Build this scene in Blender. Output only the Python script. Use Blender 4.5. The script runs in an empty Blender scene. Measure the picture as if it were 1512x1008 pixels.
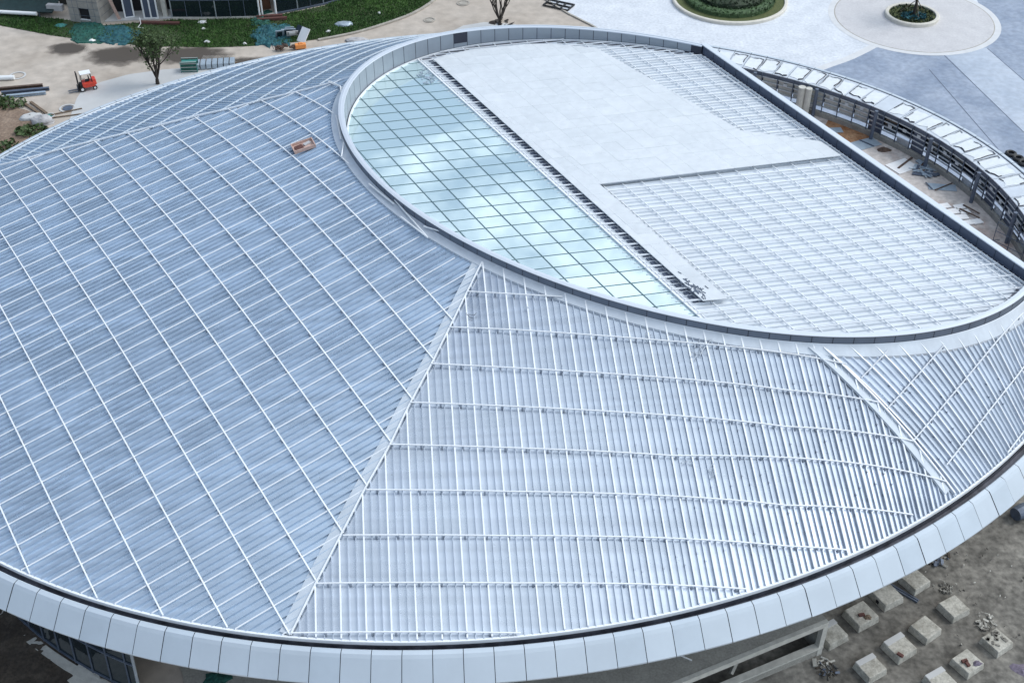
import bpy, math, random
import numpy as np
random.seed(7); rng = np.random.default_rng(7)
R = math.radians
SC = bpy.context.scene
COL = SC.collection

# ------------------------------------------------------------------ camera
FPX, PITCH, CAMH = 1800.0, R(39.0), 60.0
cam_d = bpy.data.cameras.new('camera'); cam = bpy.data.objects.new('camera', cam_d); COL.objects.link(cam)
cam_d.sensor_width = 36.0; cam_d.lens = FPX / 1512 * 36; cam_d.clip_start = 1; cam_d.clip_end = 3000
cam.location = (0, 0, CAMH); cam.rotation_euler = (R(90) - PITCH, 0, 0)
SC.camera = cam

# picture measurement -> point on a real surface (used only to read positions off the photograph)
def rays(P):
    P = np.atleast_2d(np.asarray(P, float)); u = (P[:, 0] - 756) / FPX; v = (504 - P[:, 1]) / FPX
    return np.c_[u, np.cos(PITCH) + v * np.sin(PITCH), -np.sin(PITCH) + v * np.cos(PITCH)]
def plane(P, z=0.0):
    d = rays(P); return d[:, :2] * ((z - CAMH) / d[:, 2])[:, None]
def gp(px, py, z=0.0):
    x, y = plane([(px, py)], z)[0]; return (float(x), float(y), z)

# ------------------------------------------------------------------ the two plan ellipses of the roof
class Ell:
    def __init__(s, c, ax, rot):
        s.c = np.array(c); s.ax = np.array(ax); t = rot; s.e1 = np.array([math.cos(t), math.sin(t)]); s.e2 = np.array([-math.sin(t), math.cos(t)])
        T = np.linspace(0, 2 * np.pi, 4001); p = s.at(T); L = np.r_[0, np.cumsum(np.linalg.norm(np.diff(p, axis=0), axis=1))]
        s.T, s.L, s.len = T, L, L[-1]
    def at(s, t, off=0.0):
        t = np.atleast_1d(t); c, n = np.cos(t), np.sin(t)
        p = s.c + np.outer(s.ax[0] * c, s.e1) + np.outer(s.ax[1] * n, s.e2)
        if np.any(off):
            nn = np.outer(c / s.ax[0], s.e1) + np.outer(n / s.ax[1], s.e2); nn /= np.linalg.norm(nn, axis=1)[:, None]
            p = p + nn * (np.asarray(off).reshape(-1, 1) if np.ndim(off) else off)
        return p
    def sd(s, X):
        X = np.atleast_2d(X); q = np.c_[(X - s.c) @ s.e1, (X - s.c) @ s.e2]
        k = np.sqrt(((q / s.ax) ** 2).sum(1)); g = np.sqrt(((q / s.ax ** 2) ** 2).sum(1)) + 1e-9
        return (k - 1) * k / g
    def tpar(s, p):
        q = np.asarray(p) - s.c; return math.atan2(q @ s.e2 / s.ax[1], q @ s.e1 / s.ax[0])
    def even(s, step):                       # evenly spaced parameters round the whole ellipse
        n = int(round(s.len / step)); return np.interp(np.linspace(0, s.len, n + 1), s.L, s.T)
ZR, ZI, ZP, ZF = 13.0, 18.6, 19.25, 10.2
O = Ell((-1.809, 68.457), (40.741, 33.041), math.atan2(-0.19837, -0.98013))
P = Ell((9.849, 70.177), (24.441, 16.092), math.atan2(0.587225, -0.809424))
C0 = np.array([14.488, 85.998]); C1 = np.array([29.372, 56.990])      # the straight parapet
CD = (C1 - C0) / np.linalg.norm(C1 - C0); CN = np.array([-CD[1], CD[0]]) # CN points out to the terrace
if CN[0] < 0: CN = -CN
def cs(X): return (np.atleast_2d(X) - C0) @ CN
def skin(X):
    X = np.atleast_2d(X); a = -O.sd(X); b = P.sd(X); t = np.clip(a / (a + b + 1e-9), -.05, 1.05)
    return ZR + (ZI - ZR) * t
def hit(Pp):
    d = rays(Pp); z = np.full(len(d), 15.5)
    for _ in range(70):
        X = d[:, :2] * ((z - CAMH) / d[:, 2])[:, None]; z = .5 * z + .5 * skin(X)
    return X
def izf(X): return 18.5 + .043 * np.minimum(cs(X), 0)
def ihit(Pp, h=0.0):
    d = rays(Pp); z = np.full(len(d), 18.)
    for _ in range(40):
        X = d[:, :2] * ((z - CAMH) / d[:, 2])[:, None]; z = izf(X) + h
    return X

# ------------------------------------------------------------------ materials
def mat(name, col, rough=.6, metal=0., var=0., scale=1., col2=None, bump=0., bscale=None, spec=.5, thresh=None, detail=6, tint=None):
    m = bpy.data.materials.new(name); m.use_nodes = True; nt = m.node_tree; b = nt.nodes['Principled BSDF']
    b.inputs['Base Color'].default_value = (*col, 1); b.inputs['Roughness'].default_value = rough; b.inputs['Metallic'].default_value = metal
    b.inputs['Specular IOR Level'].default_value = spec
    if var or col2:
        g = nt.nodes.new('ShaderNodeNewGeometry'); n = nt.nodes.new('ShaderNodeTexNoise')
        n.inputs['Scale'].default_value = scale; n.inputs['Detail'].default_value = detail; n.inputs['Roughness'].default_value = .62
        nt.links.new(g.outputs['Position'], n.inputs['Vector'])
        r = nt.nodes.new('ShaderNodeValToRGB'); lo, hi = thresh or (.32, .68)
        r.color_ramp.elements[0].position = lo; r.color_ramp.elements[1].position = hi
        c2 = col2 or tuple(min(1, c * (1 + var)) for c in col); c1 = col if col2 else tuple(c * (1 - var) for c in col)
        r.color_ramp.elements[0].color = (*c1, 1); r.color_ramp.elements[1].color = (*c2, 1)
        nt.links.new(n.outputs['Fac'], r.inputs['Fac'])
        out = r.outputs['Color']
        if col2 and var:                      # a second, finer grain on top of the two-colour patches
            n2 = nt.nodes.new('ShaderNodeTexNoise'); n2.inputs['Scale'].default_value = scale * 7.3; n2.inputs['Detail'].default_value = 5
            nt.links.new(g.outputs['Position'], n2.inputs['Vector'])
            mr = nt.nodes.new('ShaderNodeMapRange'); mr.inputs[1].default_value = .3; mr.inputs[2].default_value = .7
            mr.inputs[3].default_value = 1 - var; mr.inputs[4].default_value = 1 + var
            nt.links.new(n2.outputs['Fac'], mr.inputs[0])
            mx = nt.nodes.new('ShaderNodeMix'); mx.data_type = 'RGBA'; mx.blend_type = 'MULTIPLY'; mx.inputs[0].default_value = 1
            nt.links.new(out, mx.inputs[6]); nt.links.new(mr.outputs[0], mx.inputs[7]); out = mx.outputs[2]
        nt.links.new(out, b.inputs['Base Color'])
        if bump:
            bp = nt.nodes.new('ShaderNodeBump'); bp.inputs['Strength'].default_value = bump; bp.inputs['Distance'].default_value = .1
            n3 = nt.nodes.new('ShaderNodeTexNoise'); n3.inputs['Scale'].default_value = bscale or scale * 4; n3.inputs['Detail'].default_value = 6
            nt.links.new(g.outputs['Position'], n3.inputs['Vector'])
            nt.links.new(n3.outputs['Fac'], bp.inputs['Height']); nt.links.new(bp.outputs['Normal'], b.inputs['Normal'])
    return m
M = {}
M['skin'] = mat('zinc_roof_sheet', (.47, .535, .63), .40, .55, var=.06, scale=.7, detail=8)
M['deck'] = mat('inner_deck_sheet', (.70, .735, .775), .45, .2, var=.05, scale=.6)
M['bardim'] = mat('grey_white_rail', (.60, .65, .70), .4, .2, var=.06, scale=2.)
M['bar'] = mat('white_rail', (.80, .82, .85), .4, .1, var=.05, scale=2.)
M['flash'] = mat('flashing_sheet', (.56, .60, .655), .4, .3, var=.08, scale=1.1)
M['ridgesheet'] = mat('ridge_sheet', (.36, .43, .52), .5, .3, var=.15, scale=1.1)
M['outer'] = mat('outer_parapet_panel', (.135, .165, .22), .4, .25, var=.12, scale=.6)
M['hipsheet'] = mat('hip_sheet', (.50, .55, .61), .65, .1, var=.08, scale=1.1)
M['fascia'] = mat('fascia_panel', (.49, .545, .605), .36, .15, var=.05, scale=.3)
M['dark'] = mat('dark_joint', (.035, .04, .06), .7)
M['gutter'] = mat('gutter_metal', (.10, .105, .13), .5, .3, var=.5, scale=1.5)
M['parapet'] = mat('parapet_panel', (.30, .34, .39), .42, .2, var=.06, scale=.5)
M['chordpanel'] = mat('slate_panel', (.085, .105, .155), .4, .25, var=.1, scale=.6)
M['cap'] = mat('parapet_cap', (.62, .66, .72), .35, .3)
def skin_mat(name, ang, col=(.475, .585, .685)):
    m = mat(name, col, .27, .68); nt = m.node_tree; b = nt.nodes['Principled BSDF']; g = nt.nodes.new('ShaderNodeNewGeometry')
    mp = nt.nodes.new('ShaderNodeMapping'); mp.vector_type = 'POINT'; mp.inputs['Rotation'].default_value = (0, 0, -R(ang)); mp.inputs['Scale'].default_value = (.05, 2.3, .3)
    n1 = nt.nodes.new('ShaderNodeTexNoise'); n1.inputs['Scale'].default_value = 1; n1.inputs['Detail'].default_value = 1
    n2 = nt.nodes.new('ShaderNodeTexNoise'); n2.inputs['Scale'].default_value = .35; n2.inputs['Detail'].default_value = 8; n2.inputs['Roughness'].default_value = .55
    nt.links.new(g.outputs['Position'], mp.inputs[0]); nt.links.new(mp.outputs[0], n1.inputs['Vector']); nt.links.new(g.outputs['Position'], n2.inputs['Vector'])
    ad = nt.nodes.new('ShaderNodeMath'); ad.operation = 'ADD'; nt.links.new(n1.outputs['Fac'], ad.inputs[0]); nt.links.new(n2.outputs['Fac'], ad.inputs[1])
    rp = nt.nodes.new('ShaderNodeValToRGB'); rp.color_ramp.elements[0].position = .38; rp.color_ramp.elements[1].position = .62
    hv = nt.nodes.new('ShaderNodeMath'); hv.operation = 'MULTIPLY'; hv.inputs[1].default_value = .5; nt.links.new(ad.outputs[0], hv.inputs[0]); nt.links.new(hv.outputs[0], rp.inputs[0])
    rp.color_ramp.elements[0].color = (*[c * .90 for c in col], 1); rp.color_ramp.elements[1].color = (*[min(1, c * 1.1) for c in col], 1); nt.links.new(rp.outputs[0], b.inputs['Base Color'])
    mr = nt.nodes.new('ShaderNodeMapRange'); mr.inputs[1].default_value = .3; mr.inputs[2].default_value = .7; mr.inputs[3].default_value = .20; mr.inputs[4].default_value = .40; nt.links.new(n2.outputs['Fac'], mr.inputs[0]); nt.links.new(mr.outputs[0], b.inputs['Roughness'])
    bp = nt.nodes.new('ShaderNodeBump'); bp.inputs['Strength'].default_value = .2; bp.inputs['Distance'].default_value = .012
    n3 = nt.nodes.new('ShaderNodeTexNoise'); n3.inputs['Scale'].default_value = 1.1; n3.inputs['Detail'].default_value = 2; nt.links.new(mp.outputs[0], n3.inputs['Vector']); mp2 = nt.nodes.new('ShaderNodeMapping'); mp2.inputs['Rotation'].default_value = (0, 0, -R(ang)); mp2.inputs['Scale'].default_value = (.5, 2.4, .3)
    nt.links.new(g.outputs['Position'], mp2.inputs[0]); nt.links.new(mp2.outputs[0], n3.inputs['Vector']); nt.links.new(n3.outputs['Fac'], bp.inputs['Height']); nt.links.new(bp.outputs['Normal'], b.inputs['Normal'])
    M[name] = m
for nm_, an_ in (('skinA', 33.3), ('skinD', 146.), ('skinB', 97.), ('skinC', 139.5)): skin_mat(nm_, an_, (.485, .572, .675) if nm_ in ('skinA', 'skinD') else (.535, .585, .66))  # blue sky reflection put into the base colour of the two left sectors
M['bracket'] = mat('bracket_metal', (.30, .34, .41), .5, .2)
M['clip'] = mat('clip_metal', (.15, .18, .25), .5, .2)
M['sheet'] = mat('perforated_panel', (.60, .63, .66), .5, .1, var=.05, scale=.22, col2=(.68, .705, .735), detail=9)
M['sheet2'] = mat('perforated_panel_grey', (.592, .622, .653), .5, .1, var=.05, scale=.3, col2=(.675, .70, .73), detail=9)
M['fascia2'] = mat('fascia_panel_grey', (.46, .52, .585), .40, .15, var=.06, scale=.4)
M['film'] = mat('protective_film', (.68, .71, .74), .35, 0, var=.06, scale=2)
M['filmtear'] = mat('torn_film_edge', (.02, .022, .035), .5)
M['steel'] = mat('slate_steel', (.11, .135, .185), .5, .3, var=.2, scale=2)
M['galv'] = mat('galvanised_steel', (.50, .545, .59), .4, .5, var=.15, scale=3)
M['glassdark'] = mat('dark_glass', (.012, .02, .025), .06, 0, spec=.8)
M['interior'] = mat('dark_interior', (.012, .012, .016), .9)
M['concrete'] = mat('grey_concrete', (.27, .26, .235), .85, 0, var=.16, scale=1.1, col2=(.36, .345, .31), bump=.25)
M['block'] = mat('block_concrete', (.24, .225, .19), .85, 0, var=.22, scale=1.1, col2=(.47, .45, .40), bump=.3, thresh=(.3, .56), detail=10)
M['palecon'] = mat('pale_concrete', (.52, .505, .46), .85, 0, var=.15, scale=2., bump=.2)
M['deckcon'] = mat('stained_concrete', (.07, .065, .058), .9, 0, var=.42, scale=.33, col2=(.245, .23, .205), bump=.35, bscale=3., thresh=(.34, .66), detail=13)
M['terrace'] = mat('terrace_concrete', (.52, .47, .44), .9, 0, var=.2, scale=.35, col2=(.33, .21, .17), thresh=(.53, .74), bump=.2, bscale=3)
M['rust'] = mat('rust_stain', (.24, .10, .04), .9, 0, var=.3, scale=.8, col2=(.42, .25, .14))
M['sand'] = mat('yard_concrete', (.37, .315, .265), .9, 0, var=.13, scale=.11, col2=(.50, .44, .385), bump=.25, bscale=2., detail=11)
M['apron'] = mat('apron_concrete', (.50, .50, .50), .85, 0, var=.07, scale=.3)
M['wet'] = mat('wet_ground', (.10, .085, .07), .55, 0, var=.25, scale=.5)
M['granite'] = mat('granite_paving', (.53, .555, .60), .7, 0, var=.12, scale=.45, col2=(.66, .68, .72), detail=12)
M['band'] = mat('band_paving', (.60, .60, .61), .75, 0, var=.06, scale=1.)
M['ring'] = mat('ring_paving', (.49, .475, .485), .75, 0, var=.07, scale=.6, col2=(.57, .555, .56))
M['bluepave'] = mat('blue_grey_paving', (.185, .23, .315), .7, 0, var=.14, scale=.25, col2=(.32, .365, .45), detail=11)
M['bluepale'] = mat('pale_blue_paving', (.33, .38, .46), .7, 0, var=.10, scale=.22, col2=(.45, .495, .57))
M['grass'] = mat('grass', (.026, .075, .016), .9, 0, var=.4, scale=.25, col2=(.065, .14, .028))
M['soilgrass'] = mat('grass_soil', (.05, .06, .025), .95, 0, var=.35, scale=.35, col2=(.03, .065, .018))
M['lawn'] = mat('planter_lawn', (.10, .11, .04), .95, 0, var=.3, scale=1.5, col2=(.07, .09, .03), bump=.4, bscale=9)
M['leafdark'] = mat('dark_leaf', (.018, .035, .014), .7, 0, var=.4, scale=2)
M['leafmid'] = mat('hedge_leaf', (.05, .095, .035), .7, 0, var=.35, scale=2)
M['leaf'] = mat('tree_leaf', (.05, .085, .025), .7, 0, var=.4, scale=2)
M['bark'] = mat('bark', (.035, .028, .024), .9, 0, var=.3, scale=5)
M['dirt'] = mat('bare_dirt', (.04, .031, .024), .95, 0, var=.35, scale=.7, col2=(.085, .068, .052), bump=.8, bscale=2.5)
M['browndirt'] = mat('brown_dirt', (.16, .105, .075), .95, 0, var=.3, scale=.5, col2=(.27, .20, .15), bump=.8, bscale=2.5)
M['kerb'] = mat('cream_kerb', (.60, .565, .50), .7, 0, var=.08, scale=2)
M['kerbgrey'] = mat('grey_kerb', (.36, .33, .29), .85, 0, var=.2, scale=1.5)
M['red'] = mat('red_paint', (.62, .055, .03), .35, 0, var=.1, scale=3)
M['black'] = mat('black_rubber', (.012, .012, .014), .6)
M['white'] = mat('white_paint', (.78, .79, .80), .4)
M['orange'] = mat('orange_plastic', (.75, .28, .08), .5)
M['net1'] = mat('green_netting', (.015, .085, .068), .85, 0, var=.4, scale=2.2, bump=.8, bscale=5)
M['net2'] = mat('teal_netting', (.02, .095, .115), .85, 0, var=.4, scale=2.2, bump=.8, bscale=5)
M['darkgreen'] = mat('dark_green_sheet', (.012, .03, .03), .4, 0, var=.3, scale=2)
M['teal'] = mat('teal_steel', (.05, .22, .20), .6, 0, var=.2, scale=3)
M['bluesheet'] = mat('blue_grey_sheet', (.36, .43, .50), .35, .2, var=.12, scale=2)
M['wood'] = mat('weathered_timber', (.16, .115, .08), .85, 0, var=.3, scale=3)
M['rusty'] = mat('rusty_steel', (.10, .065, .05), .8, .2, var=.35, scale=3)
M['brick'] = mat('red_brick', (.11, .045, .038), .85, 0, var=.3, scale=6)
M['stone'] = mat('tower_stone', (.30, .285, .265), .8, 0, var=.15, scale=1.6)
M['brownwall'] = mat('brown_board', (.16, .075, .045), .8, 0, var=.3, scale=2)
M['bag'] = mat('grey_bag', (.42, .41, .42), .8, 0, var=.15, scale=2, bump=.6, bscale=3)
M['board'] = mat('white_board', (.80, .79, .79), .6, 0, var=.05, scale=3)
M['pink'] = mat('pale_wood', (.52, .36, .31), .8, 0, var=.15, scale=4)
M['purple'] = mat('violet_rag', (.16, .135, .18), .9, 0, var=.3, scale=9)
M['yellow'] = mat('yellow_plastic', (.55, .42, .06), .6)
# reflective sky-lit glass: tinted body with a clear mirror coat
m = bpy.data.materials.new('cyan_reflective_glass'); m.use_nodes = True; nt = m.node_tree; b = nt.nodes['Principled BSDF']
b.inputs['Base Color'].default_value = (.54, .70, .72, 1); b.inputs['Roughness'].default_value = .25; b.inputs['Metallic'].default_value = 0
gl = nt.nodes.new('ShaderNodeBsdfGlossy'); gl.inputs['Roughness'].default_value = .015; gl.inputs['Color'].default_value = (.92, 1, 1, 1)
mx = nt.nodes.new('ShaderNodeMixShader'); mx.inputs[0].default_value = .48
nt.links.new(b.outputs[0], mx.inputs[1]); nt.links.new(gl.outputs[0], mx.inputs[2]); nt.links.new(mx.outputs[0], nt.nodes['Material Output'].inputs[0])
M['glass'] = m

# ------------------------------------------------------------------ mesh helpers
class MB:
    def __init__(s): s.v = []; s.f = []; s.m = []; s.n = 0
    def add(s, verts, faces, mi=0):
        verts = [tuple(map(float, v)) for v in verts]
        s.v += verts; s.f += [tuple(int(i) + s.n for i in f) for f in faces]; s.m += [mi] * len(faces); s.n += len(verts); return s
    def box(s, c, d, rz=0, mi=0, rx=0, taper=1.0):
        cx, cy, cz = c; hx, hy, hz = d[0] / 2, d[1] / 2, d[2] / 2; ca, sa = math.cos(rz), math.sin(rz); V = []
        for z in (-hz, hz):
            k = taper if z > 0 else 1
            for x, y in ((-hx, -hy), (hx, -hy), (hx, hy), (-hx, hy)):
                x *= k; y *= k; yy, zz = y * math.cos(rx) - z * math.sin(rx), y * math.sin(rx) + z * math.cos(rx)
                V.append((cx + x * ca - yy * sa, cy + x * sa + yy * ca, cz + zz))
        return s.add(V, [(3, 2, 1, 0), (4, 5, 6, 7), (0, 1, 5, 4), (1, 2, 6, 5), (2, 3, 7, 6), (3, 0, 4, 7)], mi)
    def prism(s, poly, z0, z1, mi=0, top_only=False):
        n = len(poly); a = sum(poly[i][0] * poly[(i + 1) % n][1] - poly[(i + 1) % n][0] * poly[i][1] for i in range(n))
        if a < 0: poly = list(poly)[::-1]
        V = [(p[0], p[1], z1) for p in poly]; F = [tuple(range(n))]
        if not top_only:
            V += [(p[0], p[1], z0) for p in poly]; F += [tuple(range(2 * n - 1, n - 1, -1))] + [(i, i + n, (i + 1) % n + n, (i + 1) % n) for i in range(n)]
        return s.add(V, F, mi)
    def sweep(s, pts, w, h0, h1, mi=0):       # box section bar along a 3-D line
        p = np.asarray(pts, float); t = np.gradient(p, axis=0); sd = np.c_[t[:, 1], -t[:, 0]]; sd /= np.linalg.norm(sd, axis=1)[:, None] + 1e-12
        V = []; n = len(p)
        for i in range(n):
            a = sd[i] * w / 2
            for sx, h in ((-1, h0), (1, h0), (1, h1), (-1, h1)): V.append((p[i, 0] + sx * a[0], p[i, 1] + sx * a[1], p[i, 2] + h))
        F = [(0, 1, 2, 3), tuple(4 * (n - 1) + k for k in (3, 2, 1, 0))]
        for i in range(n - 1):
            for k in range(4): F.append((4 * i + k, 4 * i + 4 + k, 4 * i + 4 + (k + 1) % 4, 4 * i + (k + 1) % 4))
        return s.add(V, F, mi)
    def tube(s, pts, r, seg=6, mi=0, cap=True):
        p = np.asarray(pts, float); n = len(p); r = np.broadcast_to(r, (n,)); t = np.gradient(p, axis=0); V = []
        for i in range(n):
            d = t[i] / (np.linalg.norm(t[i]) + 1e-12); u = np.cross(d, (0, 0, 1) if abs(d[2]) < .9 else (1, 0, 0)); u /= np.linalg.norm(u); w = np.cross(d, u)
            for k in range(seg): a = 2 * math.pi * k / seg; V.append(p[i] + r[i] * (math.cos(a) * u + math.sin(a) * w))
        F = [(i * seg + k, i * seg + (k + 1) % seg, (i + 1) * seg + (k + 1) % seg, (i + 1) * seg + k) for i in range(n - 1) for k in range(seg)]
        if cap: F += [tuple(range(seg - 1, -1, -1)), tuple((n - 1) * seg + k for k in range(seg))]
        return s.add(V, F, mi)
    def lathe(s, c, prof, seg=32, mi=0):
        V = []; n = len(prof)
        for k in range(seg):
            a = 2 * math.pi * k / seg
            for r, z in prof: V.append((c[0] + r * math.cos(a), c[1] + r * math.sin(a), c[2] + z))
        F = [(k * n + i, ((k + 1) % seg) * n + i, ((k + 1) % seg) * n + i + 1, k * n + i + 1) for k in range(seg) for i in range(n - 1)]
        return s.add(V, F, mi)
    def build(s, name, mats, parent=None, smooth=False, bevel=0):
        me = bpy.data.meshes.new(name); me.from_pydata(s.v, [], s.f)
        for q in (mats if isinstance(mats, (list, tuple)) else [mats]): me.materials.append(M[q])
        if s.m and max(s.m): me.polygons.foreach_set('material_index', s.m)
        if smooth: me.polygons.foreach_set('use_smooth', [True] * len(me.polygons))
        me.update(); o = bpy.data.objects.new(name, me); COL.objects.link(o)
        if parent: o.parent = parent; o.matrix_parent_inverse = parent.matrix_world.inverted() if False else o.matrix_parent_inverse
        if bevel:
            bv = o.modifiers.new('bevel', 'BEVEL'); bv.width = bevel; bv.segments = 2; bv.limit_method = 'ANGLE'
        return o
def tag(o, label=None, cat=None, group=None, kind=None):
    if label: o['label'] = label
    if cat: o['category'] = cat
    if group: o['group'] = group
    if kind: o['kind'] = kind
    return o
def thing(name, label, cat, loc=(0, 0, 0), rz=0, group=None):
    o = bpy.data.objects.new(name, None); COL.objects.link(o); o.location = loc; o.rotation_euler = (0, 0, rz); o.empty_display_size = .3
    return tag(o, label, cat, group)
def struct(name, mb, m, **k): return tag(mb.build(name, m, **k), kind='structure')
def dup(o, loc, rz, label, scale=None):
    c = o.copy(); COL.objects.link(c); c.location = loc; c.rotation_euler = (0, 0, rz); c['label'] = label
    if scale: c.scale = scale
    for ch in list(o.children):
        d = ch.copy(); COL.objects.link(d); d.parent = c
        for g in list(ch.children):
            e = g.copy(); COL.objects.link(e); e.parent = d
    return c
def gpoly(px, z=0.0): return [tuple(p) for p in plane(px, z)]
def smooth_poly(pts, n=6, closed=False):
    p = np.asarray(pts, float); out = []
    N = len(p)
    for i in range(N if closed else N - 1):
        a, b, c, d = (p[(i - 1) % N] if closed or i else p[0]), p[i], p[(i + 1) % N], (p[(i + 2) % N] if closed or i + 2 < N else p[-1])
        for t in np.linspace(0, 1, n, endpoint=False):
            out.append(.5 * ((2 * b) + (-a + c) * t + (2 * a - 5 * b + 4 * c - d) * t ** 2 + (-a + 3 * b - 3 * c + d) * t ** 3))
    if not closed: out.append(p[-1])
    return np.array(out)

# ------------------------------------------------------------------ world and sun
W = bpy.data.worlds.new('World'); SC.world = W; W.use_nodes = True; wt = W.node_tree
bg = wt.nodes['Background']; sky = wt.nodes.new('ShaderNodeTexSky'); sky.sky_type = 'NISHITA'; sky.sun_disc = False
SUN = np.array([.80, .25, .0]); EL = R(47); AZ = math.atan2(SUN[0], SUN[1])
sky.sun_elevation = EL; sky.sun_rotation = AZ; sky.air_density = 1.0; sky.dust_density = .7; sky.ozone_density = 1.3
tc = wt.nodes.new('ShaderNodeTexCoord'); mp = wt.nodes.new('ShaderNodeMapping'); mp.inputs['Scale'].default_value = (1, 1, 1.6); mp.inputs['Location'].default_value = (.35, .1, 0)
cn = wt.nodes.new('ShaderNodeTexNoise'); cn.inputs['Scale'].default_value = 7.; cn.inputs['Detail'].default_value = 9; cn.inputs['Roughness'].default_value = .56
cr = wt.nodes.new('ShaderNodeValToRGB'); cr.color_ramp.elements[0].position = .46; cr.color_ramp.elements[1].position = .585; cr.color_ramp.elements[0].color = (.05, .05, .05, 1)
cmx = wt.nodes.new('ShaderNodeMix'); cmx.data_type = 'RGBA'; cmx.inputs[7].default_value = (8.4, 9.5, 10.6, 1)
L = wt.links.new
dt = wt.nodes.new('ShaderNodeVectorMath'); dt.operation = 'DOT_PRODUCT'; dt.inputs[1].default_value = (.6, 0, .5)   # clouds gather overhead and to the east, clear blue to the west
ma = wt.nodes.new('ShaderNodeMath'); ma.operation = 'MULTIPLY_ADD'; ma.inputs[1].default_value = .62; mb_ = wt.nodes.new('ShaderNodeMath'); mb_.operation = 'SUBTRACT'; mb_.inputs[1].default_value = .62 * .23
L(tc.outputs['Generated'], dt.inputs[0]); L(dt.outputs['Value'], ma.inputs[0]); L(cn.outputs['Fac'], ma.inputs[2]); L(ma.outputs[0], mb_.inputs[0])
L(tc.outputs['Generated'], mp.inputs[0]); L(mp.outputs[0], cn.inputs['Vector']); L(mb_.outputs[0], cr.inputs[0]); L(cr.outputs['Color'], cmx.inputs[0])
L(sky.outputs[0], cmx.inputs[6]); L(cmx.outputs[2], bg.inputs['Color']); bg.inputs['Strength'].default_value = .10
sl = bpy.data.lights.new('sun', 'SUN'); sl.energy = 1.35; sl.angle = R(24); sl.color = (1, .98, .94); so = bpy.data.objects.new('sun', sl); COL.objects.link(so)
sv = np.array([math.sin(AZ) * math.cos(EL), math.cos(AZ) * math.cos(EL), math.sin(EL)])
from mathutils import Vector
so.rotation_euler = Vector(sv).to_track_quat('Z', 'Y').to_euler(); so.location = (60, 60, 120)
SC.view_settings.view_transform = 'Standard'; SC.view_settings.look = 'None'; SC.view_settings.gamma = 1; SC.view_settings.exposure = .45

# ================================================================== THE OVAL BUILDING
B = thing('oval_building', 'large unfinished oval building with pale metal roof, glass skylight and sunken inner deck', 'building', (0, 0, 0))

# ---- sectors of the outer roof
AB = hit([(712, 390), (690, 434), (664, 487), (637, 541), (606, 598), (576, 660), (541, 721), (470, 857.6), (432, 935)])
AD = hit([(36, 238), (83, 225), (134, 212), (184, 200), (234, 188), (285, 175), (336, 164), (385, 151), (436, 139), (486, 126)])
BC = hit([(1216, 512), (1249, 560), (1297, 598), (1347, 655), (1395, 714), (1402, 748)])
bcf = np.polyfit(BC[:5, 0], BC[:5, 1], 1); bx0, bx1 = BC[0, 0] - .6, BC[4, 0] + 1.6; BC = np.array([[x, np.polyval(bcf, x)] for x in np.linspace(bx0, bx1, 6)])
lab = np.polyfit(AB[:, 1], AB[:, 0], 1); lbc = np.polyfit(BC[:, 1], BC[:, 0], 2); lad = np.polyfit(AD[:, 0], AD[:, 1], 1)
fAB = lambda y: np.polyval(lab, y)
fBC = lambda y: np.where(y < BC[:, 1].min(), np.polyval(np.polyfit(BC[-3:, 1], BC[-3:, 0], 1), y), np.interp(-y, -BC[:, 1], BC[:, 0]))
fAD = lambda x: np.polyval(lad, x)
SK_OUT, SK_IN = -.42, .12
def base_mask(X, o=SK_OUT, i=SK_IN): return (O.sd(X) < o) & (P.sd(X) > i) & (cs(X) < -.05)
def reg(k, o=SK_OUT, i=SK_IN):
    def f(X):
        b = base_mask(X, o, i); up = X[:, 1] > fAD(X[:, 0]); l = X[:, 0] < fAB(X[:, 1]); r = X[:, 0] > fBC(X[:, 1])
        if k == 'D': return b & up
        if k == 'A': return b & ~up & l
        if k == 'B': return b & ~up & ~l & ~r
        return b & ~up & ~l & r
    return f
def par_family(ang, o=(0, 0)):
    d = np.array([math.cos(R(ang)), math.sin(R(ang))]); n = np.array([-d[1], d[0]]); o = np.array(o)
    return lambda u, v: o + np.multiply.outer(u, n) + np.multiply.outer(v, d) if np.ndim(u) == 0 else o + u[:, None] * n + v[:, None] * d
def run(fn, mask, u, v0, v1, N=700):
    v = np.linspace(v0, v1, N); m = mask(fn(u, v)); best = None; i = 0
    while i < N:
        if m[i]:
            j = i
            while j + 1 < N and m[j + 1]: j += 1
            if best is None or j - i > best[1] - best[0]: best = (i, j)
            i = j + 1
        else: i += 1
    if best is None: return None
    def bis(a, b):                            # a inside, b outside
        for _ in range(14):
            c = .5 * (a + b)
            if mask(fn(u, np.array([c])))[0]: a = c
            else: b = c
        return a
    i, j = best
    return (bis(v[i], v[i - 1]) if i else v[0]), (bis(v[j], v[j + 1]) if j < N - 1 else v[-1])
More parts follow.
